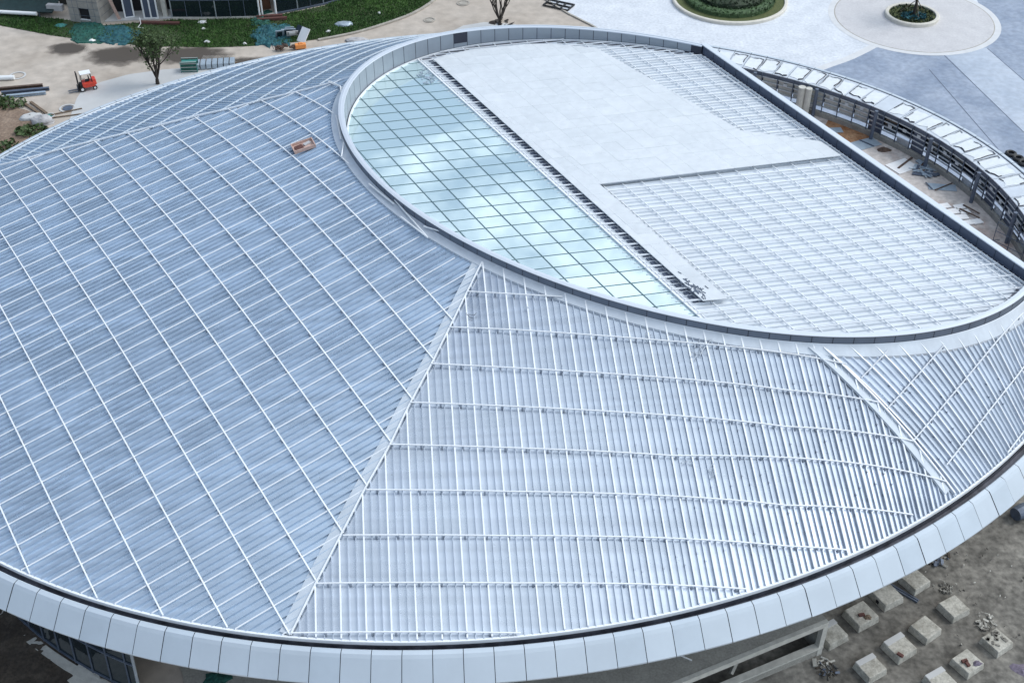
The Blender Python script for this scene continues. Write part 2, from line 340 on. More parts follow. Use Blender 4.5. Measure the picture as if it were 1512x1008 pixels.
def corrug(name, fn, mask, us, v0, v1, wu, parent, mname, seam=.075, half=.035, nseg=22, zf=skin):
    """standing-seam sheet: us = seam positions, wu = metres per unit of u"""
    mb = MB(); h = half / wu; prof = []
    for a, c in zip(us[:-1], us[1:]): prof += [(a - h, 0), (a - h * .6, seam), (a + h * .6, seam), (a + h, 0), (.5 * (a + c), 0)]
    prev = None; V = []; F = []
    for u, hh in prof:
        iv = run(fn, mask, u, v0, v1)
        if iv is None or iv[1] - iv[0] < 1e-3: prev = None; continue
        v = np.linspace(iv[0], iv[1], nseg); X = fn(u, v); z = zf(X) + hh; b0 = len(V)
        V += [(X[k, 0], X[k, 1], z[k]) for k in range(nseg)]
        if prev is not None: F += [(prev + k, b0 + k, b0 + k + 1, prev + k + 1) for k in range(nseg - 1)]
        prev = b0
    a = np.array([V[i] for i in F[0]]); 
    if np.cross(a[1] - a[0], a[2] - a[1])[2] < 0: F = [f[::-1] for f in F]
    mb.add(V, F); return mb.build(name, mname, parent)
def line3(fn, u, iv, n=26, zf=skin, h=0.):
    X = fn(u, np.linspace(iv[0], iv[1], n)); return np.c_[X, zf(X) + h]
def brackets(mb, p, w, h0, step=1.25):
    l = np.r_[0, np.cumsum(np.linalg.norm(np.diff(p, axis=0), axis=1))]
    for t in np.arange(step * .5, l[-1], step):
        q = [np.interp(t, l, p[:, k]) for k in range(3)]; d = p[-1] - p[0]; mb.box((q[0], q[1], q[2] + h0 * .5 + .03), (.09, w + .09, h0), math.atan2(d[1], d[0]), 1)
def bars(name, fn, mask, us, v0, v1, w, h0, h1, parent, mname='bar', zf=skin, minlen=.6, wu=1., brk=0):
    for u in us:
        iv = run(fn, mask, u, v0, v1)
        if iv is None: continue
        p = line3(fn, u, iv, zf=zf)
        if np.linalg.norm(p[-1] - p[0]) < minlen: continue
        mb = MB().sweep(p, w, h0, h1)
        if brk: brackets(mb, p, w, h0)
        mb.build(name, [mname, 'bracket'], parent)
RAIL_SETS = []
# sector A (left): rails at ~123.5 deg, seams at right angles
Adir = 123.3; nA = np.array([-math.sin(R(Adir)), math.cos(R(Adir))])
lineP = hit([(134.5, 212), (248.8, 317), (361.4, 458), (447, 578), (541, 721)]); line0 = hit([(34.5, 237), (140.5, 356), (257, 519), (356, 673.5), (470, 857.6)]); lineQ = hit([(285, 175), (442, 299), (542, 415), (635, 539)])
o0, oP, oQ = [(q @ nA).mean() for q in (line0, lineP, lineQ)]
spA = (o0 - oQ) / 5.0
fA = par_family(Adir); fA2 = par_family(Adir - 90)
nA2 = np.array([-math.sin(R(Adir - 90)), math.cos(R(Adir - 90))]); lineT = hit([(232, 598.8), (342, 533), (444.8, 473.6), (542, 415)]); oT = (lineT @ nA2).mean()
spT = abs(np.diff(hit([(394.8, 503.3), (428, 552), (465, 605.5), (502, 661.4)]) @ nA2)).mean() / 2
secA = corrug('roof_sector', fA2, reg('A'), oT + spT / 4 * np.arange(-200, 260), -120, 120, 1., B, 'skinA', seam=.12, half=.035)
tag(secA, 'left roof sector of blue-grey standing-seam sheet under diagonal white rails')
bars('roof_rail', fA, reg('A', -.47, .5), [oQ + k * spA for k in range(-5, 14)], -60, 140, .072, .13, .185, secA, brk=1)
bars('batten', fA2, reg('A', -.47, .9), [oT + k * spT for k in range(-60, 70)], -120, 120, .06, .09, .135, secA)
# sector D (far left)
Ddir = 56.0; fD = par_family(Ddir); fD2 = par_family(Ddir + 90); nD = np.array([-math.sin(R(Ddir)), math.cos(R(Ddir))])
d1 = (hit([(34.6, 235), (86.5, 205.8), (197, 150)]) @ nD).mean(); d6 = (hit([(285, 174.4), (317, 156.5), (350, 136)]) @ nD).mean(); spD = (d1 - d6) / 5
secD = corrug('roof_sector', fD2, reg('D'), np.arange(-120, 20, .41), -160, 160, 1., B, 'skinD', seam=.09, half=.04)
tag(secD, 'far left roof sector dropping away behind the hip')
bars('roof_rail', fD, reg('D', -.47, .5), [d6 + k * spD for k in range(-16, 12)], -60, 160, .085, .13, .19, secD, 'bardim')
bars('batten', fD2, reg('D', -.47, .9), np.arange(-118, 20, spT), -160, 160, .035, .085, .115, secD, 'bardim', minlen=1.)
# sector B (front): fan of seams
bi = np.array([-7, -6, -5, -4, -3, -2, -1, 0, 1, 2, 3, 4, 5, 6, 7, 8, 9, 10]); bx = [574.7, 609, 643.6, 678, 712, 745.6, 779.9, 813, 845, 878.4, 910.5, 941.5, 972, 1003, 1033, 1062, 1091, 1119]
qb = np.polyfit(bi, bx, 2); ti = np.array([-3, -2, -1, 0, 1, 2, 3, 4, 5, 6, 7]); tx = [690, 720.4, 752, 781.2, 811.7, 842, 872.6, 900.4, 929.5, 957.4, 985]; qt = np.polyfit(ti, tx, 2)
BI = np.arange(-14, 31); bot = hit([(np.polyval(qb, i), 729.7 + .06 * max(0, np.polyval(qb, i) - 813)) for i in BI]); top = hit([(np.polyval(qt, i), 490 + .0 * i) if np.polyval(qt, i) < 1000 else (np.polyval(qt, i), 490) for i in BI])
cb = [np.polyfit(BI, bot[:, k], 3) for k in (0, 1)]; ct_ = [np.polyfit(BI, top[:, k], 3) for k in (0, 1)]
def fB(u, v):
    a = np.stack([np.polyval(cb[0], u), np.polyval(cb[1], u)], -1); t = np.stack([np.polyval(ct_[0], u), np.polyval(ct_[1], u)], -1)
    v = np.asarray(v); return a + (t - a) * v[:, None] if np.ndim(u) == 0 else a + (t - a) * v[:, None]
secB = corrug('roof_sector', fB, reg('B'), np.arange(-16, 34, 1 / 3.), -1.6, 2.2, 1.15, B, 'skinB', seam=.13, half=.04)
tag(secB, 'front roof sector of pale sheet with near vertical white bars')
bars('roof_bar', fB, reg('B', -.47, .15), list(range(-14, 33)), -1.6, 2.2, .08, .13, .19, secB)
hB = [[(690, 434.5), (860, 444)], [(664, 487), (760, 491), (990, 508), (1249.6, 542)], [(637, 541), (942.8, 558.9), (1160, 580), (1297, 598)], [(606, 598), (921.6, 613), (1160, 634), (1347, 655)],
      [(576, 660), (760, 665.4), (993, 676.8), (1395.5, 714.6)], [(541, 727), (760, 729.7), (1160, 750), (1359.7, 766)], [(507, 794), (760, 795), (1160, 810), (1273.6, 818)], [(468, 865), (760, 864.7), (1112, 874)], [(430, 938), (760, 938), (838, 939)]]
def path3(px, n=40, h=0., ext=0.):
    q = hit(px); 
    if ext: q = np.r_[[q[0] + (q[0] - q[1]) / np.linalg.norm(q[0] - q[1]) * ext], q, [q[-1] + (q[-1] - q[-2]) / np.linalg.norm(q[-1] - q[-2]) * ext]]
    l = np.r_[0, np.cumsum(np.linalg.norm(np.diff(q, axis=0), axis=1))]; t = np.linspace(0, l[-1], n)
    X = np.c_[np.interp(t, l, q[:, 0]), np.interp(t, l, q[:, 1])]
    return X
def railpath(px, mask, parent, w=.062, h0=.19, h1=.245, ext=0., name='roof_rail'):
    X = path3(px, 60, ext=ext); m = mask(X)
    if m.sum() < 3: return
    X = X[m]; p = np.c_[X, skin(X)]; mb = MB().sweep(p, w, h0, h1); brackets(mb, p, w, h0, 1.1); mb.build(name, ['bar', 'bracket'], parent)
for px in hB: railpath(px, lambda X: base_mask(X, -.47, .4), secB)
# sector C (right)
c2 = hit([(1309, 607.6), (1403.8, 501)]); Cdir = 43.4
crd = 139.5; fC2 = par_family(crd); nC = np.array([-math.sin(R(crd)), math.cos(R(crd))])
secC = corrug('roof_sector', fC2, reg('C'), np.arange(-85, -20, .31), -120, 60, 1., B, 'skinC', seam=.13, half=.04)
tag(secC, 'right roof sector of dense dark-shadowed seams')
bars('roof_bar', fC2, reg('C', -.47, .15), np.arange(-85, -20, .31)[1::3], -120, 60, .06, .13, .19, secC)
for px in ([(1271, 562), (1317.5, 513.6)], [(1309, 607.6), (1403.8, 501)], [(1348, 654.4), (1427.7, 560), (1512, 464)], [(1397, 690), (1500, 560), (1540, 508)], [(1473.6, 689.6), (1530, 616)]):
    railpath(px, lambda X: base_mask(X, -.47, .4) & (X[:, 0] > fBC(X[:, 1]) - .1), secC, ext=0)
# roof clips: small dark clamps on the seams, far too many to count
for sec, fn, k, us, rngv in ((secB, fB, 'B', np.arange(1, 33, 1 / 3.), (-1.6, 2.2)), (secC, fC2, 'C', np.arange(-85, -20, .31), (-120, 60))):
    mb = MB()
    for i, u in enumerate(us):
        iv = run(fn, reg(k, -1, 1.2), u, *rngv, N=300)
        if iv is None: continue
        X0 = fn(u, np.array(iv)); n = int(np.linalg.norm(X0[1] - X0[0]) / 2.6)
        for j in range(n):
            f = (j + .35 + .16 * ((i * 2) % 3)) / max(n, 1); x = X0[0] + (X0[1] - X0[0]) * f
            if rng.random() < .75: mb.box((x[0], x[1], float(skin(x)[0]) + .06), (.07, .13, .10), R(7) if k == 'B' else R(crd - 90))
    tag(mb.build('seam_clip', 'clip', sec), kind='stuff')
# hip flashings
def hip(pts, w, off, h0, h1, nm, lab=None, mask=None):
    q = np.asarray(pts); d = (q[-1] - q[0]) / np.linalg.norm(q[-1] - q[0]); n = np.array([-d[1], d[0]]) * off
    l = np.r_[0, np.cumsum(np.linalg.norm(np.diff(q, axis=0), axis=1))]; t = np.linspace(-.8, l[-1] + 3, 50)
    X = np.c_[np.interp(t, l, q[:, 0]), np.interp(t, l, q[:, 1])]; ex = t > l[-1]; X[ex] = q[-1] + d * (t[ex] - l[-1])[:, None]
    X = X + n; X = X[base_mask(X, -.47, .15)]
    return MB().sweep(np.c_[X, skin(X)], w, h0, h1).build(nm, 'ridgesheet' if 'ridge' in nm else 'hipsheet' if 'flash' in nm else 'bar', B)
hip(AB, .55, -.33, .0, .11, 'hip_flashing'); hip(AB, .08, .0, .14, .21, 'hip_rail')
hip(BC, .50, -.25, .0, .17, 'hip_flashing'); hip(BC, .08, .06, .16, .24, 'hip_rail')
hip(AD, .34, .14, .0, .14, 'ridge_flashing'); hip(AD[::-1], .08, .0, .1, .2, 'hip_rail')

# ---- rim: eave trim, gutter, fascia
Tn = O.even(.7)
def loop_strip(mb, E, T, offs, zs, closed=True, mi=0, flip=False):
    rows = [np.c_[E.at(T, o), np.full(len(T), z) if np.ndim(z) == 0 else z] for o, z in zip(offs, zs)]; n = len(T)
    V = np.concatenate(rows); F = []
    for r in range(len(rows) - 1):
        for k in range(n - 1):
            f = (r * n + k, r * n + k + 1, (r + 1) * n + k + 1, (r + 1) * n + k); F.append(f[::-1] if flip else f)
    mb.add(V, F, mi)
inside_side = lambda T: cs(O.at(T))< 0
mb = MB(); keep = Tn[cs(O.at(Tn)) < .2]
def arcs(E, T, cond):                          # contiguous runs of parameters satisfying cond (wrap-safe)
    m = cond(E.at(T)); out = []; n = len(T) - 1; start = None
    idx = [i for i in range(n) if m[i] and not m[i - 1]]
    if not idx: return [T] if m.all() else []
    for s in idx:
        k = s; a = [T[s]]
        while m[(k + 1) % n] and len(a) < n: k += 1; a.append(T[k % n] + (2 * np.pi if k >= n else 0))
        out.append(np.array(a))
    return out
skarc = arcs(O, Tn, lambda X: cs(X) < 0)[0]; rgarc = arcs(O, Tn, lambda X: cs(X) >= -.6)[0]
mb = MB(); X = O.at(skarc, -.40); mb.sweep(np.c_[X, skin(X)], .11, -.10, .12); mb.build('eave_trim', 'bar', B)
mb = MB(); loop_strip(mb, O, skarc, (-.42, -.40, -.02, -.02), (12.98, 12.66, 12.66, 13.05)); mb.build('gutter', 'gutter', B)
mb = MB(); loop_strip(mb, O, Tn, (-.08, -.04, .22, .37, 1.16, 1.14, .90), (12.90, 12.93, 12.90, 12.86, 12.0, 11.95, 11.90)); mb.build('fascia_backing', 'dark', B)
mb = MB(); TT = O.even(1.42); dT = np.diff(TT)
for a, d in zip(TT[:-1], dT):
    t = np.linspace(a + d * .012, a + d * .988, 4); jt = rng.normal(0, .012); dn = .32 if cs(O.at(a))[0] > -.8 else 0; loop_strip(mb, O, t, (-.03, -.02, .03, .26 + jt, .40 + jt, 1.20 + jt, 1.18), (12.62, 13.10 - dn * .5, 13.13 - dn * .5, 13.11 - dn * .5, 12.98 - dn * .4, 12.03, 11.93), mi=int(rng.random() < .3))
mb.build('fascia', ['fascia', 'fascia2'], B)
# soffit and outer wall
mb = MB(); loop_strip(mb, O, skarc, (1.12, -9.2), (11.93, 11.5)); loop_strip(mb, O, rgarc, (1.12, -2.3), (11.93, 11.4)); mb.build('soffit', 'steel', B)
tG0, tG1 = O.tpar(plane([(-260, 760)], 6)[0]), O.tpar(plane([(233, 985)], 3)[0])
gl_arcs = arcs(O, Tn, lambda X: X[:, 0] < -22.2)[0]
mb = MB(); loop_strip(mb, O, gl_arcs, (-3.45, -4.2), (.0, 11.45)); cw = mb.build('curtain_wall', 'glassdark', B)
for t in O.even(1.55):
    for tt in (t, t + 2 * np.pi):
        if gl_arcs[0] < tt < gl_arcs[-1]:
            a, c = O.at(tt, -3.41)[0], O.at(tt, -4.15)[0]
            if a[1] < 75: MB().tube([(a[0], a[1], .15), (c[0], c[1], 11.3)], .05, 4).build('mullion', 'steel', cw)
for z in (.25, 2.6, 5.2, 7.8):
    o_ = -3.42 - .75 * z / 11.45; X = O.at(gl_arcs, o_); MB().sweep(np.c_[X, np.full(len(X), z)], .09, -.05, .05).build('transom', 'steel', cw)
X = O.at(gl_arcs, -3.0); MB().sweep(np.c_[X, np.zeros(len(X))], .55, -.2, .16).build('plinth_kerb', 'palecon', B)
oth = arcs(O, Tn, lambda X: X[:, 0] >= -22.2)[0]
mb = MB(); zt = np.where(cs(O.at(oth)) > -.3, ZF - .3, 11.5); loop_strip(mb, O, oth, (-9.0, -9.0), (0., zt)); loop_strip(mb, O, rgarc, (-2.2, -2.2), (9.8, ZF + .4)); mb.build('base_wall', 'concrete', B)
a = O.at(gl_arcs[-1] if O.at(gl_arcs[-1])[0, 1] < 60 else gl_arcs[0], -3.45)[0]; c = O.at(gl_arcs[-1] if O.at(gl_arcs[-1])[0, 1] < 60 else gl_arcs[0], -4.2)[0]
MB().tube([(a[0], a[1], 0), (c[0], c[1], 11.3)], .09, 6).build('corner_post', 'galv', B)

# ---- curved parapet round the inner roof
Pn = P.even(.35); par = arcs(P, Pn, lambda X: cs(X) < .3)[0]
XO = P.at(par, .06); XI = P.at(par, -.30)
mb = MB(); n = len(par)
loop_strip(mb, P, par, (.03, .03), (skin(P.at(par, .1)) - .3, np.full(n, ZP - .02)), mi=0); loop_strip(mb, P, par, (-.27, -.27), (np.full(n, ZP - .02), izf(XI) - .3), mi=0)
pb = mb.build('parapet', 'dark', B)
mb = MB(); loop_strip(mb, P, par, (.08, .08, -.10, -.10, -.30, -.33), (np.full(n, ZP - .05), np.full(n, ZP), np.full(n, ZP + .02), np.full(n, ZP - .01), np.full(n, ZP - .02), np.full(n, ZP - .08))); mb.build('parapet_cap', 'cap', pb)
mb = MB(); mbi = MB(); PT = P.even(1.12)
allT = np.concatenate([PT[:-1], PT[:-1] + 2 * np.pi]); dP = np.median(np.diff(PT))
for q in range(len(PT) - 1):
    for sh in (0, 2 * np.pi):
        a, c = PT[q] + sh, PT[q + 1] + sh
        if a >= par[0] - 1e-6 and c <= par[-1] + 1e-6:
            t = np.linspace(a + (c - a) * .02, c - (c - a) * .02, 4)
            loop_strip(mb, P, t, (.06, .055), (skin(P.at(t, .1)) + .02, np.full(4, ZP - .10)))
            X = P.at(t, -.3)
            hole = abs(X[1, 0] + 4.1) < .40; loop_strip(mbi, P, t, (-.30, -.30), (np.full(4, ZP - (.95 if hole else .09)), izf(X) + .12))
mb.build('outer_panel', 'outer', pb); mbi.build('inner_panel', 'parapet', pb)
# flashing sheet where skin meets the parapet
fl = arcs(P, Pn, lambda X: cs(X) < -.6)[0]; mb = MB(); XA = P.at(fl, .07); XB = P.at(fl, .62)
loop_strip(mb, P, fl, (.08, .12, .62, .64), (skin(XA) + .20, skin(XA) + .165, skin(XB) + .15, skin(XB) + .0)); mb.build('parapet_flashing', 'flash', B)
X = P.at(fl, -.42); mb = MB(); mb.sweep(np.c_[X, izf(X)], .10, .02, .16); mb.build('gutter_edge', 'bar', B)
X = P.at(fl, -.62); mb = MB(); mb.sweep(np.c_[X, izf(X)], .30, .0, .04); mb.build('inner_gutter', 'gutter', B)

# ---- straight parapet towards the terrace
CL = C0 - CD * .2; tEnd = 0
for s_ in np.linspace(25, 60, 400):
    if P.sd(C0 + CD * s_)[0] < 0.05: tEnd = s_
CE = C0 + CD * tEnd
mb = MB()
def wallstrip(mb, a, b, off, z0, z1, mi=0):
    A_, B_ = a + CN * off, b + CN * off
    mb.add([(A_[0], A_[1], z0), (B_[0], B_[1], z0), (B_[0], B_[1], z1), (A_[0], A_[1], z1)], [(0, 1, 2, 3)], mi)
wallstrip(mb, CL, CE, .02, 18.3, ZP); wallstrip(mb, CL, CE, .34, ZF, ZP - .02)
cp = mb.build('straight_parapet', 'dark', B)
mb = MB(); mid = (CL + CE) / 2 + CN * .17; mb.box((mid[0], mid[1], ZP + .0), (np.linalg.norm(CE - CL), .42, .07), math.atan2(CD[1], CD[0])); mb.build('parapet_cap', 'cap', cp)
mb = MB(); q = 0.
while q < tEnd:
    wallstrip(mb, C0 + CD * (q + .02), C0 + CD * min(q + 1.42, tEnd), -.01, 18.56, ZP - .04); wallstrip(mb, C0 + CD * (q + .02), C0 + CD * min(q + 1.42, tEnd), .36, ZF, ZP - .06); q += 1.45
mb.build('parapet_panel', 'chordpanel', cp)
for o_, h in ((-.30, .10), (-.55, .04)):
    a, c = C0 + CD * .6 + CN * o_, CE + CN * o_; MB().sweep([(a[0], a[1], 18.5), (c[0], c[1], 18.5)], .08, h, h + .10).build('edge_rail', 'bar', cp)
# end walls that close the outer roof along the same line, from terrace floor up to the skin
for a, b in ((C0 - CD * 14, C0 - CD * .2), (CE, CE + CD * 14)):
    s_ = np.linspace(0, 1, 20); X = a + np.outer(s_, b - a); X = X[O.sd(X) < -.4]
    if len(X) < 2: continue
    zt = skin(X) - .02; V = [(x[0], x[1], ZF) for x in X] + [(x[0], x[1], z) for x, z in zip(X, zt)]; n = len(X)
    MB().add(V, [(k, k + 1, n + k + 1, n + k) for k in range(n - 1)]).build('end_wall', 'steel', B)

# ---- inner sunken roof
def inside_inner(X, m=.35, c=.35): return (P.sd(X) < -m) & (cs(X) < -c)
ld = ihit([(640, 88), (1038, 444)]); Ld = (ld[1] - ld[0]) / np.linalg.norm(ld[1] - ld[0]); Lang = math.degrees(math.atan2(Ld[1], Ld[0])) % 180
xd = ihit([(885, 271), (1242, 231)]); Xang = math.degrees(math.atan2(*(xd[1] - xd[0])[::-1])) % 180
fL = par_family(Lang); fX = par_family(Xang); nL = np.array([-math.sin(R(Lang)), math.cos(R(Lang))]); nX = np.array([-math.sin(R(Xang)), math.cos(R(Xang))])
eU = (ihit([(614, 89), (1035, 470)]) @ nL).mean()       # glass / strip boundary
dU = (ld @ nL).mean()                                    # dark edge of the white panels
sgn = 1 if dU > eU else -1
cross_pts = ihit([(832.8, 262.5), (848.7, 275.8), (864.6, 290.3), (880.5, 304.4), (896.4, 318.7), (913.6, 333.2), (931, 349), (948, 363.7), (964, 379.6), (983.8, 396.3), (1002.4, 413.5), (1022.3, 428.6), (1040.8, 445.3)])
cu = cross_pts @ nX; spX = abs(np.diff(cu)).mean(); cu0 = cu[0]
lon = ihit([(915, 270.5), (945.4, 266.5), (976, 262.5), (1003.7, 259), (1031.5, 256), (1056.7, 252.5), (1083, 249), (1108.3, 246), (1133.5, 242.6)]); lu = lon @ nL; spL = abs(np.diff(lu)).mean(); lu0 = lu[0]
deck_mask = lambda X: inside_inner(X, .32, .05) & (sgn * (X @ nL - eU) > -.3)
ideck = corrug('inner_deck', fX, deck_mask, np.arange(20, 110, spX / 3), -60, 90, 1., B, 'deck', seam=.10, half=.03, nseg=8, zf=izf)
bars('cross_rail', fX, lambda X: inside_inner(X, .45, .3) & (sgn * (X @ nL - eU) > 0), [cu0 + k * spX for k in range(-24, 36)], -60, 90, .068, .17, .23, ideck, zf=izf)
bars('long_rail', fL, lambda X: inside_inner(X, .45, .3), [lu0 + sgn * k * spL for k in range(-3, 22)], -120, 120, .046, .10, .15, ideck, zf=izf)
MBe = bars('edge_rail', fL, lambda X: inside_inner(X, .4, .3), [eU, ], -120, 120, .12, .06, .18, ideck, zf=izf)
# white perforated panels laid over the rails
pp = ihit([(640, 88), (660, 82), (700, 73), (777, 66), (813, 65), (882, 72), (961, 117), (1038, 161), (1094, 193), (1212, 209), (1242, 230), (885, 272), (1075, 441), (1038, 444)], .3)
pp = [p for p in pp]; 
def poly_grid(poly, fnA, nA_, nB_, sa, sb, jit, z0, th, gap):   # slabs of a parallelogram grid clipped to a polygon
    poly = np.array(poly); a = np.array([[nA_[0], nA_[1]], [nB_[0], nB_[1]]]); inv = np.linalg.inv(a); out = []
    A_ = poly @ nA_; B_ = poly @ nB_
    for i in range(int(A_.min() // sa), int(A_.max() // sa) + 1):
        for j in range(int(B_.min() // sb), int(B_.max() // sb) + 1):
            c = [inv @ np.array([x, y]) for x, y in ((i * sa + gap, j * sb + gap), ((i + 1) * sa - gap, j * sb + gap), ((i + 1) * sa - gap, (j + 1) * sb - gap), (i * sa + gap, (j + 1) * sb - gap))]
            out.append(np.array(c))
    return out
def clip_convex(sub, clip):
    def area(p): return sum(p[i][0] * p[(i + 1) % len(p)][1] - p[(i + 1) % len(p)][0] * p[i][1] for i in range(len(p)))
    clip = list(clip) if area(clip) > 0 else list(clip)[::-1]; out = [np.array(p) for p in sub]
    for i in range(len(clip)):
        a, b = np.array(clip[i]), np.array(clip[(i + 1) % len(clip)]); inp, out = out, []
        if not inp: return []
        f = lambda p: (b[0] - a[0]) * (p[1] - a[1]) - (b[1] - a[1]) * (p[0] - a[0])
        for k in range(len(inp)):
            p, q = inp[k - 1], inp[k]; fp, fq = f(p), f(q)
            if fq >= 0:
                if fp < 0: out.append(p + (q - p) * fp / (fp - fq))
                out.append(q)
            elif fp >= 0: out.append(p + (q - p) * fp / (fp - fq))
    return out
# three convex pieces of the panelled field
pieces = [[pp[0], pp[1], pp[2], pp[3], pp[4], pp[5], pp[6], pp[7], pp[8], pp[11]], [pp[8], pp[9], pp[10], pp[11]], [pp[0], pp[11], pp[12], pp[13]]]
mb = MB()
clipE = P.at(np.linspace(0, 2 * np.pi, 160, endpoint=False), -.75)
for pc in pieces:
    pc = clip_convex(pc, clipE)
    for cell in poly_grid(pc, None, nL, nX, spL, spX * 1.0, 0, 0, 0, .003):
        q = clip_convex(cell, pc)
        if len(q) < 3: continue
        q = np.array(q); dz = rng.normal(0, .002); zt = izf(q) + .32 + dz; n = len(q)
        V = [(x, y, z) for (x, y), z in zip(q, zt)] + [(x, y, z - .06) for (x, y), z in zip(q, zt)]
        ar = sum(q[i][0] * q[(i + 1) % n][1] - q[(i + 1) % n][0] * q[i][1] for i in range(n))
        top_ = tuple(range(n)) if ar > 0 else tuple(range(n - 1, -1, -1))
        mb.add(V, [top_] + [((i + 1) % n, i, i + n, (i + 1) % n + n) if ar > 0 else (i, (i + 1) % n, (i + 1) % n + n, i + n) for i in range(n)], int(rng.random() < .4))
wp = mb.build('white_panel_field', ['sheet', 'sheet2'], B)
# panel side along the long edge, its shadow painted into the navy colour
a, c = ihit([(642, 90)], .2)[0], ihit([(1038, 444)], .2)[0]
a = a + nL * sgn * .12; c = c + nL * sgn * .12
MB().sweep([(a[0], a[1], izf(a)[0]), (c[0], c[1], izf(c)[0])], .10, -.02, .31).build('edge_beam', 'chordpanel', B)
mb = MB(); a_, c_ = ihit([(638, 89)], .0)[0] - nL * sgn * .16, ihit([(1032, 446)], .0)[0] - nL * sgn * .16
mb.sweep([(a_[0], a_[1], izf(a_)[0]), (c_[0], c_[1], izf(c_)[0])], .26, .02, .08); mb.build('panel_shadow_strip', 'chordpanel', B)  # dark strip on the deck, painted as the shadow of the raised panels
# skylight
gpoly_e = P.at(np.linspace(0, 2 * np.pi, 200, endpoint=False), -.40)
half = [np.array(p) for p in gpoly_e]
far = eU - sgn * 60
def halfplane(poly, n_, c_, s_):               # keep s_*(p.n - c) <= 0
    out = []
    for k in range(len(poly)):
        p, q = poly[k - 1], poly[k]; fp, fq = s_ * (p @ n_ - c_), s_ * (q @ n_ - c_)
        if fq <= 0:
            if fp > 0: out.append(p + (q - p) * fp / (fp - fq))
            out.append(q)
        elif fp <= 0: out.append(p + (q - p) * fp / (fp - fq))
    return out
gpol = halfplane(half, nL, eU - sgn * .05, sgn)
g_y = ihit([(586, 240), (626, 240), (667, 240), (707, 240), (744, 240)]) @ nL; spG = abs(np.diff(g_y)).mean()
mb = MB()
A_ = np.array(gpol) @ nL; B_ = np.array(gpol) @ nX; inv = np.linalg.inv(np.array([nL, nX]))
gl_lines = [eU - sgn * spG * k for k in range(0, 9)]; x_lines = [cu0 + k * spX for k in range(-40, 44)]
for i in range(len(gl_lines) - 1):
    for j in range(len(x_lines) - 1):
        cell = [inv @ np.array([gl_lines[i + a_], x_lines[j + b_]]) for a_, b_ in ((0, 0), (1, 0), (1, 1), (0, 1))]
        q = clip_convex(cell, gpol)
        if len(q) < 3: continue
        q = np.array(q); c = q.mean(0); tx, ty = rng.normal(0, .0028, 2); z = izf(q) + .06 + (q - c) @ np.array([tx, ty]); n = len(q)
        ar = sum(q[k][0] * q[(k + 1) % n][1] - q[(k + 1) % n][0] * q[k][1] for k in range(n)); f = tuple(range(n)) if ar > 0 else tuple(range(n - 1, -1, -1))
        mb.add([(x, y, zz) for (x, y), zz in zip(q, z)], [f])
sk = mb.build('skylight', 'glass', B); tag(sk, 'pale cyan glass skylight reflecting the clouds')
gm = lambda X: (P.sd(X) < -.42) & (sgn * (X @ nL - eU) < -.02)
M['mullion'] = mat('green_grey_mullion', (.10, .17, .19), .4, .2)
bars('mullion', fL, gm, gl_lines[1:], -120, 120, .055, .03, .09, sk, 'mullion', zf=izf, minlen=.5)
bars('transom', fX, gm, x_lines, -60, 90, .032, .03, .085, sk, 'mullion', zf=izf, minlen=.5)

# ---- terrace, rim ring and frame wall
XW = O.at(rgarc, -2.45); mb = MB()
edge = [tuple(p) for p in O.at(rgarc, -2.2)]; poly = edge + [tuple(C0 + CN * .3 + CD * (60 if (np.array(edge[-1]) - C0) @ CD > 10 else -16))] if False else edge
mb.prism(edge, ZF - .3, ZF); mb.build('terrace_floor', 'terrace', B)
rs = plane([(1222, 178), (1262, 186), (1272, 196), (1290, 205), (1268, 222), (1238, 212), (1222, 198)], ZF); rs = smooth_poly(rs, 5, True)
MB().prism([tuple(p * (1 + 0) + rng.normal(0, .08, 2)) for p in rs], 0, ZF + .004, top_only=True).build('rust_stain', 'rust', B)
n = len(rgarc)
mb = MB(); loop_strip(mb, O, rgarc, (-.09, -2.43, -2.43, -2.3), (12.86, 12.70, 12.42, 12.42)); er = mb.build('eave_ring', 'steel', B)
rt = arcs(O, O.even(1.42), lambda X: cs(X) > -.6)[0]
panel_list = []
